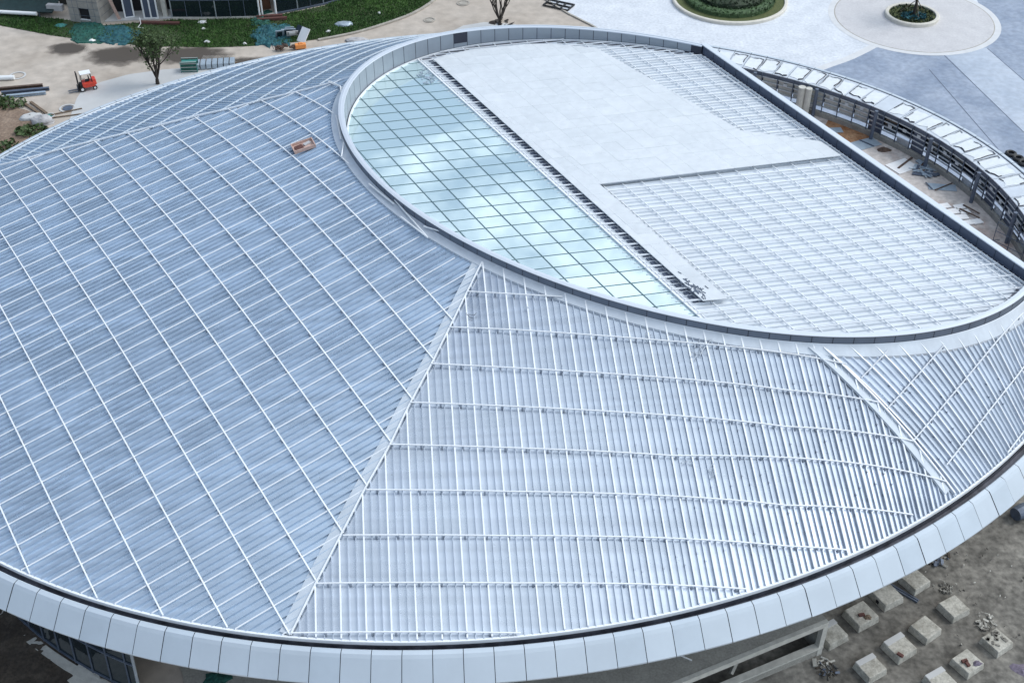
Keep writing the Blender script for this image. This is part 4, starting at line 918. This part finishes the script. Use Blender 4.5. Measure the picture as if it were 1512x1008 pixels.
x, y, z = gp(1486, 372, ZF); t = thing('scaffold_frame', 'thin dark scaffold frame standing on the terrace near the right edge', 'scaffold', (x, y, ZF), R(-50))
for dx in (-1.2, 0, 1.2): MB().tube([(dx, 0, 0), (dx, 0, 2.0)], .03, 5).build('upright', 'steel', t)
for zz in (.4, 1.2, 1.95): MB().tube([(-1.2, 0, zz), (1.2, 0, zz)], .025, 5).build('rung', 'steel', t)
for dx in (-1.2, 1.2): MB().tube([(dx, 0, .4), (dx, 1.0, .02)], .025, 5).build('outrigger', 'steel', t)
rag((1196, 163), ZF, .55, 'board', 'white sack beside the pale round columns', h=.7, name='sack'); rag((1186, 158), ZF, .35, 'yellow', 'yellow plastic scrap at the foot of the pale columns', h=.4, name='plastic_scrap')

# ------------------------------------------------------------------ bits on the outer roof
x, y = hit([(449, 221)])[0]; zz = float(skin([x, y])[0]); t = thing('tool_crate', 'pinkish wooden tray with red tools on the left roof', 'crate', (x, y, zz + .2), R(20)); t.rotation_euler = (R(0), R(-9), R(22))
MB().box((0, 0, .03), (1.5, 1.05, .06), 0).build('tray', 'pink', t)
for a, b_, w_, h_ in ((-.73, 0, .06, 1.1), (.73, 0, .06, 1.1), (0, -.5, 1.5, .06), (0, .5, 1.5, .06)): MB().box((a, b_, .13), (w_, h_, .2), 0).build('side', 'pink', t)
MB().box((-.32, -.1, .12), (.55, .55, .10), .1).build('red_tool', 'brick', t); MB().box((.3, .15, .10), (.5, .3, .08), .3).build('grey_tool', 'bag', t)
def wirecoil(px, n, rad, label, m='flash', inner=False):
    X = (ihit if inner else hit)([px])[0]; f = izf if inner else skin; mb = MB(); p = X + rng.normal(0, .1, 2); d = rng.normal(0, 1, 2); pts = []
    for _ in range(n):
        d = d * .75 + rng.normal(0, .7, 2) + (X - p) * .6 / rad; p = p + d * .12 * rad; pts.append((p[0], p[1], float(f(p)[0]) + .12 + .1 * rng.random() + (.35 if inner else 0)))
    return tag(mb.tube(pts, .018, 4).build('loose_wire', m), label, 'wire', 'wire offcuts left on the roof')
wirecoil((1033, 520), 60, .9, 'pale tangle of wire just below the parapet in the front sector'); wirecoil((1049, 703), 40, .55, 'pale tangle of wire low in the front sector'); wirecoil((965, 503), 16, .9, 'loose pale strand near the parapet, left of the tangle')
wirecoil((1012, 684), 14, .9, 'curved strand beside a white bar in the front sector'); wirecoil((700, 470), 14, .6, 'dark hook of wire near the left hip', 'gutter'); wirecoil((775, 455), 10, .4, 'short strand at the top of the front sector')
def loosebar(pa, pb_, label, h=.35):
    X = hit([pa, pb_]); z = skin(X) + h; tag(MB().tube([(X[0, 0], X[0, 1], z[0]), (X[1, 0], X[1, 1], z[1])], .05, 5).build('loose_rail', 'bar'), label, 'rail', 'loose rails along the parapet')
for pa, pb_, lb in (((486, 126), (503, 134), 'short loose rail at the top of the hip by the parapet'), ((503, 134), (506, 152), 'short upright loose rail joining the hip rail end'), ((497, 177), (504, 212), 'loose rail along the parapet gap, upper left'), ((508, 217), (505, 238), 'tilted loose rail end near the narrow gap'), ((545, 278), (582, 308), 'loose rail leaning along the parapet below the crate'),
                    ((583, 302), (632, 358), 'long loose rail crossing the seam ends by the parapet'), ((592, 327), (632, 358), 'loose rail crossing under a longer one by the parapet'), ((626, 341), (655, 350), 'short loose rail close to the left hip top')): loosebar(pa, pb_, lb)
# dark scuff on the narrow white strip
X = ihit([(1026, 424)], .42)[0]; mb = MB()
for _ in range(60):
    r_ = abs(rng.normal(0, .42)); a = rng.uniform(0, 6.28); p = X + np.array([r_ * math.cos(a) * .9, r_ * math.sin(a) * .9]) - Ld * rng.normal(0, .5); mb.box((p[0], p[1], float(izf(p)[0]) + .34), (rng.uniform(.08, .35), .04, .02), R(Lang) + rng.normal(0, .5))
tag(mb.build('metal_filings', 'steel'), kind='stuff')
# round decal of dark dirt on the skylight
X = ihit([(632, 113)], .06)[0]; mb = MB()
for _ in range(46):
    r_ = .75 * math.sqrt(rng.random()); a = rng.uniform(0, 6.28); p = X + np.array([r_ * math.cos(a), r_ * math.sin(a) * 1.6]); mb.box((p[0], p[1], float(izf(p)[0]) + .11), (rng.uniform(.1, .4), .08, .03), rng.uniform(0, 3))
tag(mb.build('netting_bundle', 'bluesheet'), 'blue-grey bundle of netting at the top corner of the skylight', 'netting')

# ------------------------------------------------------------------ yard at the upper left
x, y, z = gp(128, 132); fk = thing('forklift', 'red and black forklift with a white roof in the sandy yard', 'forklift', (x, y, 0), R(205)); fk.scale = (.88, .88, .88)
# local +x = forward (towards the forks)
mb = MB(); mb.box((-.35, 0, .72), (1.5, 1.15, .62), 0); mb.box((-1.0, 0, .98), (.55, 1.1, .70), 0, taper=.82); mb.build('body', 'red', fk, bevel=.09)
MB().box((.42, 0, .62), (.5, 1.0, .5), 0).build('front_cowl', 'black', fk, bevel=.04)
MB().box((-.25, 0, 1.12), (.45, .5, .14), 0).box((-.5, 0, 1.38), (.12, .48, .5), 0).build('seat', 'black', fk, bevel=.03)
MB().tube([(.25, 0, 1.0), (.12, 0, 1.35)], .035, 6).lathe((.12, 0, 1.36), [(.16, 0), (.19, .02), (.16, .04)], 14).build('steering_wheel', 'black', fk)
for sx, sy in ((.45, .5), (.45, -.5), (-.8, .5), (-.8, -.5)): MB().tube([(sx, sy, 1.0), (sx * .85 - .05, sy * .92, 2.12)], .04, 5).build('guard_post', 'black', fk)
MB().box((-.2, 0, 2.15), (1.25, 1.05, .07), 0).build('guard_roof', 'white', fk, bevel=.02)
for sy in (.3, -.3): MB().box((.82, sy, 1.2), (.14, .10, 2.3), 0).build('mast_rail', 'black', fk)
for zz in (.35, 1.2, 2.3): MB().box((.80, 0, zz), (.08, .66, .10), 0).build('mast_crossbar', 'black', fk)
MB().box((.95, 0, .55), (.07, .95, .10), 0).box((.95, 0, .25), (.07, .95, .10), 0).build('carriage', 'black', fk)
for sy in (.28, -.28): MB().box((1.5, sy, .10), (1.15, .11, .05), 0).box((.98, sy, .40), (.06, .11, .65), 0).build('fork', 'steel', fk)
for sx, sy, r_ in ((.5, .52, .33), (.5, -.52, .33), (-.95, .48, .27), (-.95, -.48, .27)):
    w_ = MB().tube([(sx, sy - .1, r_), (sx, sy - .08, r_), (sx, sy + .08, r_), (sx, sy + .1, r_)], [r_ * .86, r_, r_, r_ * .86], 16).build('wheel', 'black', fk); MB().tube([(sx, sy - .11, r_), (sx, sy + .11, r_)], r_ * .5, 12).build('rim', 'white', w_)
# bushy pruned tree
def yard_tree(px, label, h, spread, leafn, leafm, stems, trunk_h=.5, group=None, leafz=.5):
    x, y, z = gp(*px); t = thing('yard_tree', label, 'tree', (x, y, 0)); mb = MB(); tips = []
    mb.tube([(0, 0, -.1), (0, 0, trunk_h * .6), (.02, 0, trunk_h)], [.24, .19, .18], 8)
    for k in range(stems):
        a = k * 6.28 / stems + rng.normal(0, .2); limb(mb, (.02, 0, trunk_h), (math.cos(a) * spread, math.sin(a) * spread, 1.0), .11, h * .36, 3, tips, .30, .30)
    mb.build('trunk', 'bark', t); mb = MB(); tp = [q for q in tips if q[2] > h * leafz]
    if leafn: leaves(mb, [q + rng.normal(0, .22, 3) for q in tp for _ in range(leafn)], .20); mb.build('crown', leafm, t)
    return t
yard_tree((233, 124), 'pruned multi-stem tree with thin green top in the sandy yard', 5.0, .36, 14, 'leaf', 9, .55, leafz=.45)
yard_tree((738, 40), 'leafless branching tree standing behind the curved parapet', 4.6, .5, 0, 'leaf', 8, .7)
# stakes lying under the bare tree
debris((742, 36), 10, 1.2, 'dark sticks lying at the foot of the leafless tree', 'sticks', ['bark'], size=(.5, 1.2), name='stick_pile')
# crate, pallets, bars ...
x, y, z = gp(281, 104); t = thing('wire_crate', 'pale green wire cage crate beside the pruned tree', 'crate', (x, y, 0), R(4))
for sx in (-.85, .85):
    for sy in (-.5, .5): MB().box((sx, sy, .6), (.07, .07, 1.2), 0).build('corner_post', 'teal', t)
MB().box((0, -.48, .62), (1.66, .03, 1.0), 0).box((0, .48, .62), (1.66, .03, 1.0), 0).build('mesh_side', 'net1', t)
MB().box((0, 0, 1.0), (1.6, .92, .05), 0).box((0, 0, .12), (1.7, 1.0, .08), 0).build('load', 'teal', t)
for zz in (.2, .6, 1.0, 1.2): MB().box((0, -.51, zz), (1.75, .05, .05), 0).box((0, .51, zz), (1.75, .05, .05), 0).build('rail', 'apron', t)
for i, (px, L_, a, m_, lb) in enumerate(((((30, 131)), 4.6, 11, 'rusty', 'long brown steel beam, farthest of the beams at the left edge'), ((38, 136), 4.8, 12, 'steel', 'dark steel beam behind the blue-grey one at the left edge'), ((37, 142), 4.2, 13, 'bluesheet', 'blue-grey painted beam nearest in the beam stack at the left edge'))):
    t = MB().box((0, 0, .28), (L_, .32, .05), 0).box((0, 0, .16), (L_, .07, .24), 0).box((0, 0, .03), (L_, .32, .05), 0).build('steel_beam', m_); t.location = gp(*px, .02); t.rotation_euler = (0, 0, R(a)); tag(t, lb, 'beam', 'steel beams at the left edge')
for px, L_, a, lb in (((50, 163), 3.6, -44, 'weathered plank lower of the two slanting planks'), ((57, 160), 3.4, -46, 'weathered plank upper of the two slanting planks')):
    t = MB().box((0, 0, .10), (L_, .28, .12), 0).build('timber_plank', 'wood', bevel=.01); t.location = gp(*px, .02); t.rotation_euler = (0, 0, R(a)); tag(t, lb, 'plank', 'slanting planks beside the dirt')
for pa, pb_, lb in (((74, 170), (121, 160), 'thin brown pole, farther of two poles pointing at the roof edge'), ((45, 178), (122, 168), 'thin brown pole, nearer of two poles pointing at the roof edge')):
    p, q = gp(*pa, .08), gp(*pb_, .08); tag(MB().tube([p, q], .06, 6).build('timber_pole', 'wood'), lb, 'pole', 'poles by the roof edge')
def bag(px, d, rz, m, label, h=.6, name='cement_bag', cat='bag'):
    x, y, z = gp(*px); mb = MB(); V = []; nu, nv = 14, 8
    for j in range(nv + 1):
        for i in range(nu):
            a = 2 * math.pi * i / nu; b_ = math.pi / 2 * j / nv; r_ = math.cos(b_) ** .5; V.append((d[0] / 2 * r_ * math.cos(a) * (1 + .08 * rng.normal()), d[1] / 2 * r_ * math.sin(a) * (1 + .08 * rng.normal()), h * math.sin(b_) * (1 + .1 * rng.normal())))
    F = [(j * nu + i, j * nu + (i + 1) % nu, (j + 1) * nu + (i + 1) % nu, (j + 1) * nu + i) for j in range(nv) for i in range(nu)]
    o = mb.add(V, F).build(name, m, smooth=True); o.location = (x, y, 0); o.rotation_euler = (0, 0, rz); return tag(o, label, cat)
bag((63, 181), (2.3, 1.5), .1, 'bag', 'large pale grey sack slumped by the roof edge', .7); bag((45, 174), (2.2, 1.3), .4, 'apron', 'flat grey heap of cement behind the pale sack', .35, 'cement_heap', 'heap')
x, y, z = gp(3, 119); t = MB().tube([(-1.4, 0, .25), (1.3, .2, .25)], .25, 12).build('white_pipe', 'white'); t.location = (x, y, 0); tag(t, 'short white pipe at the left edge of the yard', 'pipe')
for px, m_, r_, lb in (((100, 160), 'net2', .85, 'teal cover ring of a manhole near the roof edge'), ((26, 112), 'apron', .9, 'pale manhole ring flush with the sandy yard'), ((73, 171), 'teal', .55, 'small pale green manhole between poles and planks'), ((634, 30), 'kerbgrey', .7, 'grey manhole cover in the curved road'), ((684, 5), 'kerbgrey', .8, 'grey manhole cover near the top of the curved road')):
    x, y, z = gp(*px); t = thing('manhole', lb, 'manhole', (x, y, .0)); MB().lathe((0, 0, .012), [(r_, 0), (r_, .03), (r_ * .78, .03), (r_ * .78, .01)], 24).build('frame', 'apron' if m_ != 'kerbgrey' else 'kerbgrey', t); MB().prism(disc((0, 0), r_ * .62, 0, 20), 0, .03, top_only=True).build('cover', 'steel' if m_ == 'net2' else m_ if m_ != 'apron' else 'sand', t)
# netting piles, planks, frames by the unfinished building
mound('netting_pile', [(107, 62), (107, 36), (148, 34), (158, 62)], .28, 'net1', 'crumpled dark green netting pile by the stone tower', 'netting', rough=.5)
mound('netting_pile', [(146, 64), (146, 38), (202, 44), (202, 64)], .28, 'net2', 'crumpled teal netting pile right of the green one', 'netting', rough=.5)
mound('netting_pile', [(380, 66), (380, 40), (425, 38), (425, 66)], .28, 'net2', 'thin teal netting heap beside the white frames on the grass', 'netting', rough=.6)
mound('netting_pile', [(372, 36), (372, 18), (398, 18), (398, 36)], .28, 'net1', 'green netting over the red planks by the facade corner', 'netting', rough=.5)
bag((508, 37), (2.2, 1.3), .1, 'bluesheet', 'small blue tarpaulin crumpled on the grass', .3, 'tarpaulin', 'tarpaulin')
for i, (px, L_, lb) in enumerate((((402, 30), 3.4, 'red-brown plank stack nearest the grass'), ((398, 26), 3.0, 'red-brown plank stack close to the facade post'))):
    mb = MB(); [mb.box((0, 0, .06 + k * .1), (L_, .45 - .04 * k, .09), .02 * k) for k in range(3)]; t = mb.build('plank_stack', 'brick'); t.location = gp(*px, .02); t.rotation_euler = (0, 0, R(6)); tag(t, lb, 'planks', 'red planks by the facade')
x, y, z = gp(430, 58); t = thing('window_frame_pile', 'leaning pile of pale blue window frames on the grass', 'window frames', (x, y, 0), R(8))
for dx, dy, w_, h_, a, m_ in ((-1.2, .2, 1.0, 1.2, .2, 'bluesheet'), (-.2, .5, 1.6, 1.2, .0, 'bluesheet'), (.2, .1, 1.3, .8, .1, 'apron'), (-.1, 1.1, 1.0, 1.0, 0, 'bluesheet')):
    MB().box((dx, dy, .62), (w_, .07, h_), a, rx=.5).build('frame', m_, t); MB().box((dx, dy - .1, .64), (w_ * .55, .06, h_ * .55), a, rx=.5).build('pane', 'glassdark' if m_ == 'bluesheet' else 'white', t)
x, y, z = gp(449, 60); t = thing('leaning_hatch', 'tilted white panel with a black window beside the frame pile', 'hatch', (x, y, 0), R(-38)); MB().box((0, 0, .65), (1.2, .08, 1.7), 0, rx=-.7).build('panel_body', 'white', t); MB().box((-.95, .25, .95), (.8, .06, 1.0), 0, rx=-.7).build('window', 'glassdark', t)
x, y, z = gp(430, 73); t = thing('tool_heap', 'heap of dark tools and an orange case by the roof edge', 'tool heap', (x, y, 0), R(8))
mb = MB(); [mb.box((rng.uniform(-1.6, .5), rng.uniform(-.3, .3), .25 + .3 * rng.random()), (rng.uniform(.2, .7), .2, .2), rng.uniform(0, 3), 0, rx=rng.normal(0, .5)) for _ in range(16)]; mb.build('tools', 'rusty', t)
MB().box((1.05, 0, .35), (1.2, .6, .5), .15).box((1.1, 0, .65), (.5, .3, .14), .15).build('orange_case', 'orange', t, bevel=.06); MB().tube([(-1.9, .1, .1), (-2.1, .1, .6), (-1.8, .1, .8)], .04, 5).build('handle', 'steel', t)
bag((527, 61), (2.6, 1.3), .0, 'bag', 'flat grey cement heap with dark edge behind the roof rim', .3, 'cement_heap', 'heap')
x, y, z = gp(320, 98); t = thing('roof_sheet_stack', 'stack of ribbed pale sheets just behind the roof edge', 'sheet stack', (x, y, 0), R(8))
mb = MB(); [mb.box((dx, 0, .35), (.5, 1.4, .5), 0) for dx in np.arange(-2, 2.2, .62)]; mb.build('sheet_bundle', 'bluesheet', t); MB().box((0, .3, .1), (4.4, .2, .2), 0).build('bearer', 'wood', t)
x, y, z = gp(825, 9); t = thing('steel_grid_frame', 'black rectangular steel grid lying on the granite plaza', 'steel frame', (x, y, .02), R(-28))
for yy in (-.9, 0, .9): MB().box((0, yy, .1), (3.2, .14, .16), 0).build('long_bar', 'black', t)
for xx in (-1.6, -.4, .6, 1.6): MB().box((xx, 0, .101), (.14, 1.9, .161), 0).build('cross_bar', 'black', t)
for k, (px, lb) in enumerate((((1492, 229), 'black tyre farthest from the frame corner outside the rim ring'), ((1503, 236), 'black tyre in the middle of the row outside the rim ring'), ((1511, 243), 'black tyre at the right edge outside the rim ring'))):
    x, y, z = gp(*px); tag(MB().lathe((0, 0, .0), [(.28, .05), (.42, .0), (.55, .08), (.55, .24), (.42, .32), (.28, .27), (.28, .05)], 20).build('tyre', 'black', smooth=False), lb, 'tyre', 'tyres on the blue paving').location = (x, y, .02)
for px, s_, lb in (((299, 33), .8, 'white rag on the grass close to the dark facade'), ((136, 60), .5, 'white rag between the netting pile and the wet ground'), ((306, 62), .45, 'pale stone mid grass strip'), ((239, 58), .5, 'pale stone in the left grass near the tree top'), ((361, 65), .35, 'small white scrap at the lower grass edge'), ((301, 43), .35, 'small white scrap below the white rag'), ((485, 47), .4, 'small pale scrap beside the blue tarpaulin'), ((560, 20), .3, 'tiny white scrap on the wide green lawn')):
    rag(px, .05, s_ * .75, 'board', lb, h=.2, name='litter_scrap')
# ------------------------------------------------------------------ unfinished building behind the grass (upper left)
ub = thing('unfinished_block', 'unfinished building with dark glass, white door frames and open bays behind the grass', 'building', (0, 0, 0))
pl = plane([(150, 33), (186, 28.5), (205, 27), (255, 27.5), (320, 27.5), (384, 26), (407, 21), (440, 15), (478, 7), (520, -5), (580, -28)]); H_ = 7.0
def wallseg(i, j, m_, z0, z1, off=0., name='wall'):
    a, c = pl[i], pl[j]; d = (c - a) / np.linalg.norm(c - a); n_ = np.array([-d[1], d[0]]) * off; a, c = a + n_, c + n_
    return MB().add([(a[0], a[1], z0), (c[0], c[1], z0), (c[0], c[1], z1), (a[0], a[1], z1)], [(0, 1, 2, 3)]).build(name, m_, ub)
wallseg(0, 3, 'interior', 0, H_, 2.4, 'back_wall'); MB().prism([tuple(pl[0]), tuple(pl[3]), tuple(pl[3] + (0, 3)), tuple(pl[0] + (0, 3))], 0, .12).build('floor_slab', 'apron', ub)
wallseg(3, 4, 'glassdark', .15, H_, 0, 'glass_wall'); wallseg(4, 5, 'glassdark', .15, H_, 0, 'glass_wall'); wallseg(5, 6, 'brownwall', .1, H_, 1.5, 'board_wall')
for i in range(6, 10): wallseg(i, i + 1, 'glassdark', .2, H_, 0, 'glass_wall')
for i in range(3, 10):
    a, c = pl[i], pl[i + 1]; MB().sweep([(a[0], a[1], 0), (c[0], c[1], 0)], .3, 0, .18).build('sill', 'palecon' if i < 6 else 'steel', ub)
    L_ = np.linalg.norm(c - a); nb = max(1, int(L_ / 1.6))
    for k in range(nb):
        q = a + (c - a) * k / nb; MB().box((q[0], q[1] - .03, H_ / 2), (.07 if k else .12, .07, H_), 0).build('mullion', 'galv' if k == 0 else 'steel', ub)
for z in (2.2, 4.6): MB().sweep([(p[0], p[1] - .04, z) for p in pl[3:6]], .07, -.04, .04).build('transom', 'steel', ub)
for px in ((384, 26.5), (388, 25)): x, y, z = gp(*px); MB().tube([(x, y, 0), (x, y, H_)], .10, 8).build('white_post', 'white', ub)
x, y, z = gp(408, 22.5); MB().tube([(x, y, 0), (x, y, H_)], .12, 8).build('white_post', 'white', ub)
top_poly = [tuple(p) for p in pl] + [tuple(pl[-1] + (0, 14)), tuple(pl[0] + (0, 14))]
MB().prism(top_poly, H_, H_ + .4).build('roof_slab', 'concrete', ub)
for px, w_, a, lb in (((192, 27), 1.0, 20, None), ((224, 28.5), 1.55, 3, None)):
    x, y, z = gp(*px); f = MB()
    for dx in ((-w_ / 2, 0, w_ / 2) if w_ > 1.2 else (-w_ / 2, w_ / 2)): f.box((x + dx * math.cos(R(a)), y + dx * math.sin(R(a)), 1.45), (.16, .16, 2.7), R(a))
    f.box((x, y, 2.85), (w_ + .16, .17, .16), R(a)).box((x, y, .12), (w_ + .16, .17, .16), R(a)); d_ = f.build('door_frame', 'white', ub)
    MB().box((x, y + .02, 1.45), (w_, .03, 2.6), R(a)).build('pane', 'chordpanel', d_)
for px in ((245, 25), (238, 18)): x, y, z = gp(*px); MB().box((x, y, 3.4), (.5, .5, 6.8), 0).build('column', 'palecon', ub)
# leaning plank and hose against it
p, q = gp(180, 33.5, .1), gp(176, 33, .1); t = MB().box((0, 0, 1.7), (.34, .10, 3.5), 0, rx=.18).build('leaning_plank', 'pink'); x, y, z = gp(177, 32); t.location = (x, y, 0); t.rotation_euler = (0, R(-12), R(10)); tag(t, 'pale plank leaning beside the stone tower', 'plank')
x, y, z = gp(208, 40); t = MB().tube([(-.3, .8, .5), (-.1, .5, .9), (0, .2, .3), (-.25, -.3, .08), (.4, -.45, .06)], .05, 6).build('white_hose', 'board'); t.location = (x, y, 0); tag(t, 'short white hose curling onto the ground below the door frames', 'hose')
t = MB().box((0, 0, .15), (4.6, .5, .3), 0).build('brown_plinth', 'brick'); t.location = gp(236, 36, 0); t.rotation_euler = (0, 0, R(-3)); tag(t, 'low red-brown brick step below the glass doors', 'brick step')
# stone tower
a, c = plane([(106, 31), (151, 36)], 0); d = (c - a) / np.linalg.norm(c - a); rz = math.atan2(d[1], d[0]); n_ = np.array([-d[1], d[0]]); w_ = np.linalg.norm(c - a); ce = (a + c) / 2 + n_ * 1.6
tw = thing('stone_tower', 'square grey stone-clad stair tower with dark window slots', 'tower', (ce[0], ce[1], 0), rz)
mb = MB(); bw = w_ / 3
for k in (-1, 1): mb.box((k * bw, -1.6, 3.5), (bw, .3, 7.0), 0)
for z0, z1 in ((0, .35), (1.75, 3.3), (4.7, 7)): mb.box((0, -1.6, (z0 + z1) / 2), (bw - .002, .296, z1 - z0), 0)
mb.box((w_ / 2 - .15, .05, 3.5), (.296, 3.0, 7.0), 0).box((-w_ / 2 + .15, .05, 3.5), (.296, 3.0, 7.0), 0).box((0, 1.7, 3.5), (w_, .3, 7), 0); mb.build('wall', 'stone', tw)
mb = MB()
for z in (.9, 1.75, 2.6, 3.45, 4.3): mb.box((0, -1.752, z), (w_, .012, .035), 0).box((w_ / 2 + .001, .05, z), (.012, 3.1, .035), 0)
for k in range(1, 6): mb.box((-w_ / 2 + k * w_ / 6 + .02, -1.7525, 2.4), (.035, .012, 4.8) if k not in (3,) else (.035, .012, .1), 0)
mb.build('stone_joint', 'steel', tw)
for z in (1.05, 4.0): MB().box((0, -1.5, z), (bw, .1, 1.4), 0).build('window_slot', 'interior', tw)
for z in (.38, 3.33): MB().box((0, -1.66, z), (bw, .22, .06), 0).build('sill', 'white', tw)
# canopy with white kerb beam left of the tower
x, y, z = gp(30, 24); cv = thing('glass_canopy', 'low dark green canopy with a white front beam left of the stone tower', 'canopy', (x, y, 0), R(-7))
MB().box((.6, 1.1, 1.0), (7.0, 2.6, .12), 0, rx=.25).build('roof_sheet', 'darkgreen', cv); MB().tube([(-2.3, -.35, .55), (2.3, -.35, .55)], .22, 10).build('front_beam', 'white', cv)
for xx in (-2.4, 0, 2.4): MB().box((xx, 0, .3), (.12, .12, .6), 0).build('leg', 'steel', cv)
MB().box((-4.2, 1.6, 1.4), (2.6, .7, .6), .2).build('white_block', 'bag', cv); MB().box((4.2, .7, 1.0), (1.9, .6, .7), 0).build('white_block', 'bag', cv)
x, y, z = gp(55, 4); gh = thing('framed_shed', 'shed wall with white window frames behind the dark canopy', 'shed', (x, y, 0), R(-7))
MB().box((0, 0, 2.2), (9, .3, 4.4), 0).build('wall', 'glassdark', gh)
for k in range(7): MB().box((-4.4 + k * 1.45, -.18, 2.2), (.14, .1, 4.4), 0).build('frame_post', 'white', gh)
for zz in (.7, 2.6): MB().box((0, -.19, zz), (9, .08, .12), 0).build('frame_rail', 'white', gh)
MB().box((0, 1.5, 4.5), (9.4, 3.4, .2), 0).build('roof', 'concrete', gh)
rag((90, 38), .05, .7, 'teal', 'pale green sheet on the ground below the stone tower', h=.25, name='tarp_scrap')
